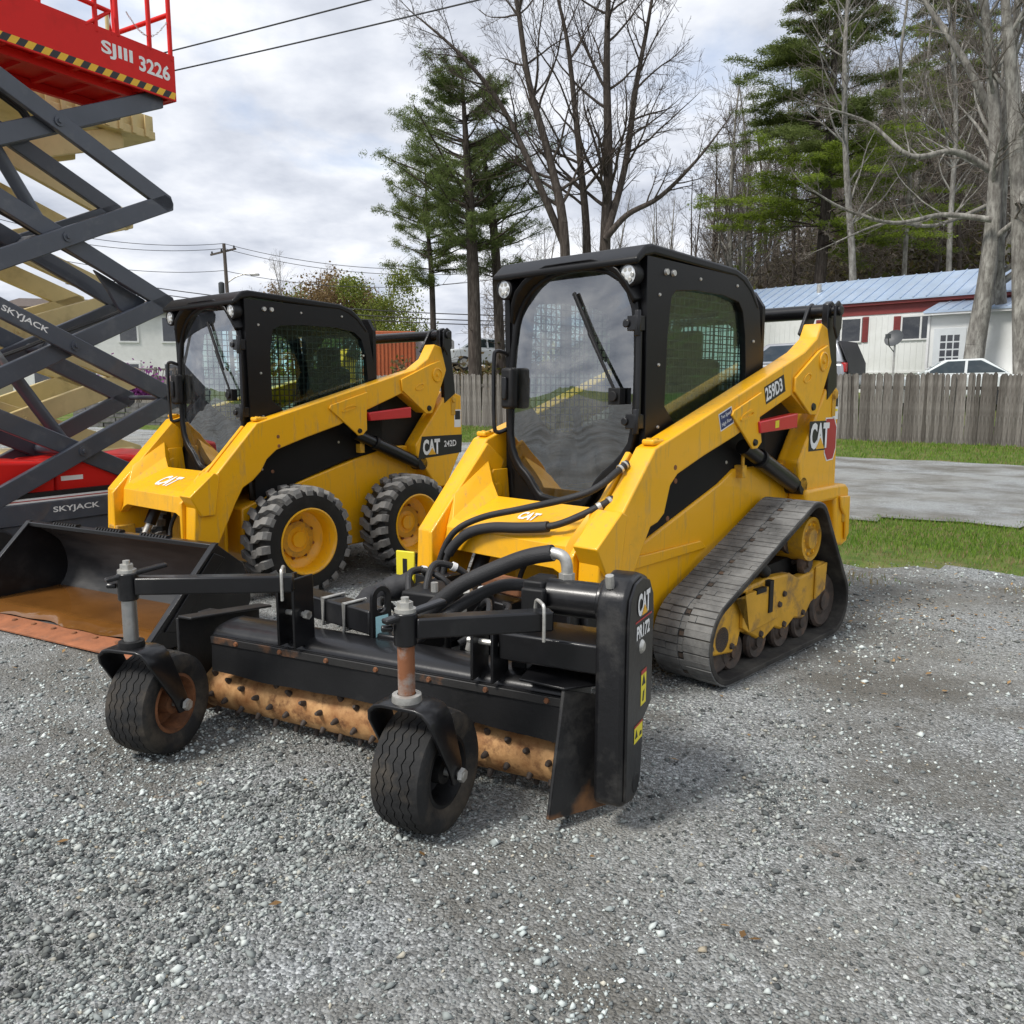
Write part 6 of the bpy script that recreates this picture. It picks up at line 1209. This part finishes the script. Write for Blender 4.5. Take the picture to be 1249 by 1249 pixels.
pine('pine_tree', 'sparse pine trunk with few needles, next to the tall white pine', [(612,470),(604,300),(592,205),(588,170)], 35., [.24,.19,.10,.03], 330, 175, 72, 3.2, dead=22)
pine('pine_tree', 'small slender pine left of the other pines, wires crossing behind it', [(530,445),(527,350),(522,280),(518,195)], 36., [.15,.12,.08,.02], 345, 195, 60, 4.5, needle='hemlock_needle', dead=14)
# hemlock: long sweeping sprays
def hemlock(name, label, px, d, y_low, y_top, half_px, bright_below, seed):
    random.seed(seed); bx = (px-624.5)/1011*d; base = Vector((bx, d, float(tz(bx, d))-.2)); zt = W(0, y_top, d).z; top = Vector((bx+.3, d, zt)); segs = [[], [], [], []]; T = empty(name, (0, 0, 0), 0, label, 'tree'); path_segs(segs, [base, base.lerp(top, .5)+Vector((.15, 0, 0)), top], [.34, .24, .03], 0); C1, C2 = [], []
    zl = W(0, y_low, d).z; R0 = half_px/1011*d; z = zl; zb = W(0, bright_below, d).z
    while z < zt:
        t = (z-zl)/(zt-zl)
        for j in range(random.randint(3, 5)):
            a = random.uniform(0, 6.28); ln = R0*((1-t)**.55*.95+.10)*random.uniform(.6, 1.15); p = Vector((bx, d, z)); dd = Vector((math.cos(a), math.sin(a), random.uniform(-.05, .35))).normalized(); ns = 8; q = p
            for s in range(ns):
                dd = (dd+rdir()*.09+Vector((0, 0, -.035))).normalized(); q2 = q+dd*ln/ns; segs[2].append((*q, *q2, .04*(1-s/ns)+.006, .04*(1-(s+1)/ns)+.006)); side = dd.cross(Vector((0, 0, 1)))
                if s >= 2:
                    for c in range(9):
                        w = (1-s/ns)*.55+.25; tip = q.lerp(q2, random.random())+side*random.uniform(-1, 1)*w*ln*.22+Vector((0, 0, random.uniform(-.12, .06)))+dd*random.uniform(0, .3); (C2 if z < zb and random.random() < .75 else C1).append(tip)
                q = q2
        z += random.uniform(.3, .6)
    finish_tree(T, segs, 'bark_brown', 'twig')
    for nm, C, mt in (('needles', C1, 'hemlock_needle'), ('bright_needles', C2, 'hemlock_bright')):
        if C:
            C = np.array([tuple(c) for c in C]); CC = (C[:, None]+rng.normal(0, .14, (len(C), 28, 3))*np.array([1, 1, .4])).reshape(-1, 3); V, Fq = leaves(CC, .075, .24, .4); fobj(nm, fast_mesh(nm, V, Fq, 4, mt), T)['kind'] = 'stuff'
hemlock('hemlock_tree', 'large hemlock with sweeping bright green lower boughs behind the mobile home', 985, 42., 300, -60, 150, 190, 11)
hemlock('hemlock_tree', 'thin dark hemlock standing deeper in the woods behind the pale trunks', 1120, 58., 230, -60, 85, 10, 12)
# pale trunks at the right, in front of the home
random.seed(31); d = 25.6
st = [(anchored([(1184,458),(1190,420),(1204,335),(1214,230),(1212,120),(1200,0),(1192,-80)], d, .2), [.31,.28,.24,.20,.16,.11,.04], 14),
      (anchored([(1222,458),(1218,380),(1216,300),(1226,160),(1238,40),(1246,-70)], d+.3, .2), [.26,.24,.21,.17,.12,.04], 13),
      (depth_path([(1212,210),(1165,185),(1110,190),(1060,150),(1000,130)], d-.3), [.11,.09,.07,.045,.02], 10), (depth_path([(1210,268),(1150,262),(1090,272),(1030,255),(985,228)], d-.8), [.09,.07,.055,.04,.015], 9), (depth_path([(1206,250),(1140,275),(1080,272),(1010,300)], d+.6), [.07,.055,.04,.015], 8),
      (depth_path([(1213,150),(1180,80),(1140,20),(1100,-40)], d+.4), [.13,.10,.07,.03], 11)]
bare_from_stems('ash_tree', 'pair of pale grey trunks with spreading leafless limbs before the mobile home', st, 'bark_grey', 'twig_grey', kids=(6, 6, 4, 3), lens=(.12, .24), maxlev=4)
st = [(anchored([(1252,460),(1246,380),(1243,250),(1236,120),(1226,0),(1220,-80)], d-1.2, .2), [.28,.25,.22,.18,.12,.05], 12), (depth_path([(1243,250),(1275,190),(1310,110),(1330,20)], d-1.2), [.12,.1,.07,.03], 8)]
bare_from_stems('ash_tree', 'single pale trunk with lichen, rightmost of the leafless trees by the fence', st, 'bark_grey', 'twig_grey', kids=(6, 6, 4, 3), lens=(.12, .24), maxlev=4)
random.seed(41)
for (pts, d_, rad, lab) in (([(1043,420),(1040,330),(1032,200),(1030,90),(1034,0),(1040,-70)], 37., [.16,.15,.12,.10,.07,.03], 'tall pale trunk with crooked dead limbs rising behind the home roof'), ([(1105,420),(1103,330),(1110,200),(1098,90),(1108,-10),(1112,-80)], 40., [.12,.11,.09,.07,.05,.02], 'slim birch like trunk behind the home, right of the tall pale trunk'), ([(1160,420),(1158,300),(1166,150),(1160,40),(1150,-60)], 36., [.13,.11,.09,.07,.03], 'leafless trunk with dense dark twigs beside the pale pair of trunks')):
    bare_from_stems('bare_tree', lab, [(anchored(pts, d_, .2), rad, 30)], 'bark_grey', 'twig_grey', kids=(6, 6, 4, 3), lens=(.12, .26), maxlev=4)
# woods behind: bare trees with their own meshes shared between copies
def proto_bare(seed, H, r, spread, kids, bark, twig, up=.12):
    random.seed(seed); segs = [[], [], [], []]; pts = [Vector((0, 0, -.3))]; q = Vector((0, 0, -.3)); dd = Vector((random.uniform(-.06, .06), random.uniform(-.06, .06), 1)).normalized()
    for i in range(6): dd = (dd+rdir()*.05).normalized(); q = q+dd*(H+.3)/6; pts.append(q.copy())
    P, rr = path_segs(segs, pts, [r, r*.85, r*.7, r*.55, r*.4, r*.25, .02], 0); n = len(P)
    for j in range(spread):
        t = random.uniform(.25, 1); i = min(n-2, int(t*(n-1))); ax = Vector((0, 0, 1)).cross(rdir()).normalized(); nd = Matrix.Rotation(random.uniform(.4, 1.0), 3, ax) @ Vector((0, 0, 1)); grow_branch(segs, P[i], nd, H*random.uniform(.14, .28)*(1.2-.6*t), rr[i]*.4, 1, 3, up, .18, kids, .006)
    return [(nm, seg_mesh(nm, s, k, mt)) for nm, s, k, mt in (('trunk', segs[0], 7, bark), ('limbs', segs[1], 4, bark), ('crown', segs[2]+segs[3], 3, twig)) if s]
PB = [proto_bare(101+i, (13, 15, 11, 14)[i], (.16, .19, .13, .22)[i], (15, 18, 14, 18)[i], (5, 5, 4), ('bark_brown', 'bark_grey')[i % 2], ('twig', 'twig_grey')[i % 2]) for i in range(4)]
def place(protos, name, label, group, x, y, sc=1., rot=None, dz=0):
    T = empty(name, (x, y, float(tz(x, y))+dz), random.uniform(0, 6.28) if rot is None else rot, label, 'tree', group); T.scale = (sc, sc, sc*random.uniform(.92, 1.08))
    for nm, me in protos:
        q = fobj(nm, me, T)
        if nm != 'trunk': q['kind'] = 'stuff'
    return T
random.seed(77)
WL = 'leafless tree in the woods on the slope behind the mobile home'
for i in range(90):
    px = random.uniform(800, 1275); dd_ = random.uniform(44, 74); place(random.choice(PB), 'bare_tree', WL, 'leafless trees in the woods behind the home', (px-624.5)/1011*dd_, dd_, random.uniform(.75, 1.2))
WM = 'thin leafless tree in the thicket behind the pines and maple'
for i in range(16):
    px = random.uniform(600, 860); dd_ = random.uniform(42, 70); place(random.choice(PB), 'bare_tree', WM, 'thin trees behind the maple', (px-624.5)/1011*dd_, dd_, random.uniform(.5, .85))
# evergreens deeper in the woods
def proto_conifer(seed, H, R0, mat):
    random.seed(seed); segs = [[], [], [], []]; path_segs(segs, [Vector((0, 0, -.3)), Vector((0, 0, H))], [.2, .02], 0); C = []; z = H*.12
    while z < H:
        t = z/H; ln = R0*(1-t)**.8+.15
        for j in range(6):
            a = random.uniform(0, 6.28); l2 = ln*random.uniform(.6, 1.1)
            for s in range(7): q = Vector((math.cos(a)*l2*s/7, math.sin(a)*l2*s/7, z-.12*l2*(s/7)**2+.1*s/7)); C += [q+rdir()*.18 for _ in range(2)]
        z += .45
    C = np.array([tuple(c) for c in C]); CC = (C[:, None]+rng.normal(0, .16, (len(C), 5, 3))).reshape(-1, 3); V, Fq = leaves(CC, .14, .45, .3)
    return [('trunk', seg_mesh('trunk', segs[0], 7, 'bark_brown')), ('crown', fast_mesh('crown', V, Fq, 4, mat))]
PC = [proto_conifer(5, 13, 2.4, 'dark_evergreen'), proto_conifer(6, 10, 2.2, 'hemlock_needle')]
for i in range(8):
    px = random.uniform(900, 1260); dd_ = random.uniform(55, 80); place(PC[i % 2], 'spruce_tree', 'dark evergreen standing among the leafless trees on the wooded slope', 'evergreens in the woods', (px-624.5)/1011*dd_, dd_, random.uniform(.7, 1.15))
# brush and leaf litter that reads as one mass
def brush(name, n, xr, dr, h, mats, label, size=.16):
    px = rng.uniform(*xr, n); dd_ = rng.uniform(*dr, n); x = (px-624.5)/1011*dd_; z = tz(x, dd_)+np.abs(rng.normal(0, 1, n))*h*(.6+.4*np.sin(x*.9)*np.sin(dd_*.7)); V, Fq = leaves(np.stack([x, dd_, z], -1), size, .5); return tag(fobj(name, fast_mesh(name, V, Fq, 4, mats, rng.integers(0, len(mats), n) if len(mats) > 1 else None)), label, 'brush', kind='stuff')
brush('underbrush', 60000, (760, 1290), (39, 66), 2.3, ['brush', 'brush', 'brush_green'], 'brown and olive underbrush covering the wooded slope behind the mobile home')
brush('thicket', 26000, (480, 800), (34, 46), .9, ['brush', 'brush_green', 'tan_leaf'], 'low brown thicket under the pines and maple behind the fence', .12)
def twig_mass(name, n, xr, dr, h0, h1, label):
    px = rng.uniform(*xr, n); dd_ = rng.uniform(*dr, n); x = (px-624.5)/1011*dd_; z = tz(x, dd_)+rng.uniform(h0, 1, n)**1.3*h1*(.65+.35*np.sin(x*.6+dd_*.3)); V, Fq = leaves(np.stack([x, dd_, z], -1), .42, .03); V = V.reshape(-1, 4, 3)
    return tag(fobj(name, fast_mesh(name, V.reshape(-1, 3), Fq, 4, 'twig_haze')), label, 'branches', kind='stuff')
twig_mass('woodland_branches', 90000, (850, 1290), (44, 72), .02, 15, 'hazy mass of fine bare branches filling the wooded slope behind the mobile home')
twig_mass('thicket_branches', 22000, (590, 880), (44, 66), .02, 7.5, 'fine bare branches of the thin thicket behind the maple')
# distant trees over the road at the left
def proto_leafy(seed, H, mat, dens=1700, bark='bark_brown'):
    pr = proto_bare(seed, H, .2, 14, (4, 3, 3), bark, 'twig'); random.seed(seed+1); C = []
    for i in range(26):
        a = random.uniform(0, 6.28); r = random.uniform(.3, 1)**.6*H*.28; z = H*random.uniform(.35, .98); r *= math.sin(min(1, (1.05-z/H)*2)*1.57); c = np.array([math.cos(a)*r, math.sin(a)*r, z]); C.append(c+rng.normal(0, H*.055, (dens//10, 3)))
    V, Fq = leaves(np.concatenate(C), .115, .7); return pr+[('foliage', fast_mesh('foliage', V, Fq, 4, mat))]
PLF = [proto_leafy(201, 11, 'spring_leaf'), proto_leafy(202, 10, 'tan_leaf'), proto_leafy(203, 9, 'spring_leaf', 900)]
random.seed(15)
for k, (px, dd_, sc, t) in enumerate([(395,92,1.3,1),(432,90,1.1,0),(468,84,.9,0),(455,98,1.05,2),(490,88,1.0,0),(415,98,1.35,1),(500,70,.7,2),(372,100,1.3,2),(345,102,1.15,1),(448,94,1.2,1),(212,60,.55,0),(330,110,.55,2),(240,70,.5,2)]):
    place(PLF[t], 'leafy_tree', ['tree in pale yellow green spring leaf beyond the road and utility pole', 'tree with tan budding crown beyond the wheeled loader', 'thin tree in early leaf on the far skyline'][t], ['spring trees on the skyline', 'tan trees on the skyline', 'thin leafing trees on the skyline'][t], (px-624.5)/1011*dd_, dd_, sc)
for px, dd_, sc in ((345,100,1.1),(362,96,1.05),(440,102,1.15),(475,100,1.05),(322,100,1.0),(385,99,1.15)): place(PB[(px//7) % 4], 'bare_tree', 'leafless tree on the far skyline left of the pines', 'leafless trees on the far skyline', (px-624.5)/1011*dd_, dd_, sc*.95)
place(PC[0], 'spruce_tree', 'small spruce top rising beside the foot of the utility pole', None, (330-624.5-82)/1011*70, 70, .52)
brush('far_hedge', 12000, (150, 520), (60, 90), 1.6, ['brush_green', 'spring_leaf', 'brush'], 'green and brown scrub along the far side of the left field', .25)

# ------------------------------------------------------------------ utility pole and wires
pm('pole_wood', (.12,.10,.085), .9, var=.3, vs_=4, bump=.3, bs=20, stretch=(4,4,.4)); pm('wire', (.02,.02,.022), .6, var=.1)
d = 58.; pt = W(273, 297, d); gz = float(tz(pt.x, d)); 
pole = empty('utility_pole', (pt.x, d, gz), 0, 'wooden utility pole with crossarm and street light above the wheeled loader', 'utility pole')
H = pt.z-gz; MB().tube([(.25,0,-.3),(0,0,H)], [.17,.11], 12).obj('post', 'pole_wood', pole); ca_ = MB().bar((-.95,0,H-.75),(.75,.2,H-.3),.10,.12).obj('crossarm', 'pole_wood', pole)
for x in (-.85, -.2, .65): MB().lathe([(.0,.2),(.05,.18),(.07,.08),(.04,0)], (x, .05, H-.72+(x+.95)*.26), (0,0,1), 10).obj('insulator', 'dish_grey', ca_)
b = MB(); b.tube(smooth_path([(.1,0,H-2.6),(.7,0,H-2.2),(1.4,0,H-2.0),(1.9,0,H-2.0)],4), .04, 8); la = b.obj('lamp_arm', 'zinc', pole); MB().box((1.7,-.14,H-2.1),(2.3,.14,H-1.96)).obj('lamp_head', 'zinc', la, bevel=.04)
MB().lathe([(0,.0),(.17,.0),(.2,.1),(.2,.7),(.1,.78),(0,.78)], (-.30,0,H-3.3), (0,0,1), 16).obj('transformer', 'dish_grey', pole)
def wire(a, c, sag, r, label, group):
    P = [Vector(a).lerp(Vector(c), t)-Vector((0, 0, sag*4*t*(1-t))) for t in np.linspace(0, 1, 24)]; o = MB().tube(P, r, 6).obj('overhead_wire', 'wire'); return tag(o, label, 'wire', group)
gW = 'wires strung from the utility pole'; lW = 'thin overhead wire running from the utility pole toward the pines'
for (ya, yb) in ((297,338),(303,345),(330,352)): wire(W(273, ya, 58), W(640, yb-45+28, 50), .9, .018, lW, gW)
for (ya, yb) in ((297,285),(303,295),(330,318)): wire(W(273, ya, 58), W(-60, yb-35, 46), .8, .018, 'thin overhead wire running from the utility pole over the scissor lifts', 'wires over the lifts')
for k, (ya, yb) in enumerate(((345,385),(352,392),(358,397))): wire(W(80, ya-12, 52), W(620, yb, 44), .5, .026, 'low dark cable crossing behind the wheeled loader cab', 'low cables behind the loader')
wire(W(-160, 150, 34), W(620, -45, 20), .1, .022, 'upper thick overhead cable passing behind the red platform', None)
wire(W(-160, 163, 32), W(780, -48, 20), .15, .022, 'lower thick overhead cable passing behind the red platform', None)

# ------------------------------------------------------------------ things beyond the lifts at the left
pm('house_white', (.68,.68,.66), .6, var=.06); pm('shingle_brown', (.10,.075,.06), .85, var=.3, vs_=6); pm('container_orange', (.45,.11,.035), .55, var=.15, dirt=(.25,.10,.05), da=.6, ds=3); pm('trailer_white', (.66,.67,.67), .5, var=.08); pm('stone_wall', (.13,.125,.12), .9, var=.5, vs_=6, bump=.6, bs=8)
hb = W(150, 460, 46.); hz_ = float(tz(hb.x, hb.y)); hs = empty('white_house', (hb.x, hb.y, hz_), R(12), 'white two storey house seen through the scissor lift arms', 'house')
MB().box((-5.5,0,0),(4.4,7,5.2)).obj('wall', 'house_white', hs); MB().prism([(-.4,5.1),(3.5,5.9),(7.4,5.1),(7.4,5.3),(3.5,6.1),(-.4,5.3)], 'x', -6, 4.9).obj('roof', 'shingle_brown', hs)
for x in (-4.5, -2.3, -.1, 2.1):
    for z in (1.0, 3.5):
        w = MB().box((x,-.06,z),(x+1.05,.0,z+1.45)).obj('window', 'frame_white', hs); MB().box((x+.1,-.068,z+.1),(x+.95,-.061,z+1.35)).obj('pane', 'house_glass', w)
cb_ = W(158, 445, 36.); cz_ = float(tz(cb_.x, cb_.y)); sh = empty('purple_shrub', (cb_.x, cb_.y, cz_), 0, 'purple flowering shrub beyond the scissor lift', 'shrub')
V, Fq = leaves(np.stack([rng.normal(0, .62, 5200), rng.normal(0, .5, 5200), 1.15+np.abs(rng.normal(0, .42, 5200))], -1), .07, .7); fobj('foliage', fast_mesh('foliage', V, Fq, 4, 'purple_bloom'), sh)
b = MB()
for i in range(9): a = i*.7; b.tube([(0,0,-.1),(math.cos(a)*.3,math.sin(a)*.25,.7),(math.cos(a)*.6,math.sin(a)*.5,1.5)], [.03,.02,.01], 6)
b.obj('stems', 'twig', sh)
wb0, wb1 = W(100, 470, 35.), W(225, 470, 35.); zz_ = float(tz(wb0.x, 35))
sw = empty('stone_wall', (wb0.x, 34.6, zz_), 0, 'low dark stone retaining wall below the purple shrub', 'wall')
sm_ = []
for k in range(5): b = MB(); b.box((0,0,0),(.42+.06*k,.3,.19)); q = b.mesh('stone'); q.materials.append(MAT['stone_wall']); sm_.append(q)
for row in range(5):
    x = random.uniform(-.3, 0)
    while x < wb1.x-wb0.x+1:
        k = random.randrange(5); o = fobj('stone', sm_[k], sw); o.location = (x, random.uniform(-.03, .03), row*.205); x += .45+.06*k
rb = empty('deck_railing', (W(195, 440, 39).x, 39, float(tz(-16, 39))+.2), 0, 'grey wooden deck railing beside the purple shrub', 'railing')
for x in np.arange(-1.2, 2.6, .9): MB().box((x,0,0),(x+.1,.1,2.0)).obj('post', 'picket_wood', rb)
for z in (1.2, 1.85): MB().box((-1.2,.02,z),(2.5,.08,z+.09)).obj('rail', 'picket_wood', rb)
for x in np.arange(-1.1, 2.4, .22): MB().bar((x,.05,1.25),(x+.12,.05,1.85),.03,.03).obj('baluster', 'picket_wood', rb)
kb = W(478, 450, 44.); kz = float(tz(kb.x, 44)); ct = empty('storage_container', (kb.x, 44., kz), R(6), 'orange storage container behind the wheeled loader', 'container')
MB().box((-1.6,0,.0),(1.25,2.4,4.25-kz+.3)).obj('box', 'container_orange', ct, bevel=.03)
hz2 = 4.25-kz+.3
rm = MB().box((0,-.05,.2),(.09,.0,hz2-.15)).mesh('corrugation'); rm.materials.append(MAT['container_orange'])
for x in np.arange(-1.5, 1.2, .2): o = fobj('corrugation', rm, ct); o.location.x = x
tb_ = W(506, 450, 46.); tr = empty('white_trailer', (tb_.x+.9, 46., float(tz(tb_.x, 46))), 0, 'white box trailer partly hidden between the orange container and pines', 'trailer')
MB().box((-1.0,0,.8),(1.0,4,3.3)).obj('box', 'trailer_white', tr, bevel=.04); MB().box((-.9,-.01,.95),(.9,.0,3.1)).obj('rear_door', 'door_white', tr)
for x in (-.8, .8): MB().lathe([(0,-.1),(.38,-.1),(.4,0),(.38,.1),(0,.1)], (x, 2, .4), (1,0,0), 20).obj('wheel', 'car_trim', tr)
d = 38; x = (600-624.5)/1011*d
car('parked_car', 'white car parked under the pines beyond the fence', (x, d, float(tz(x, d))+.9), R(10), [(-2.2,.32),(2.2,.32),(2.25,.62),(2.1,.84),(.9,.95),(-1.4,.98),(-2.2,.92),(-2.25,.6)], [(.95,.93),(.25,1.40),(-.75,1.44),(-1.5,.96)], .87, 'car_white')
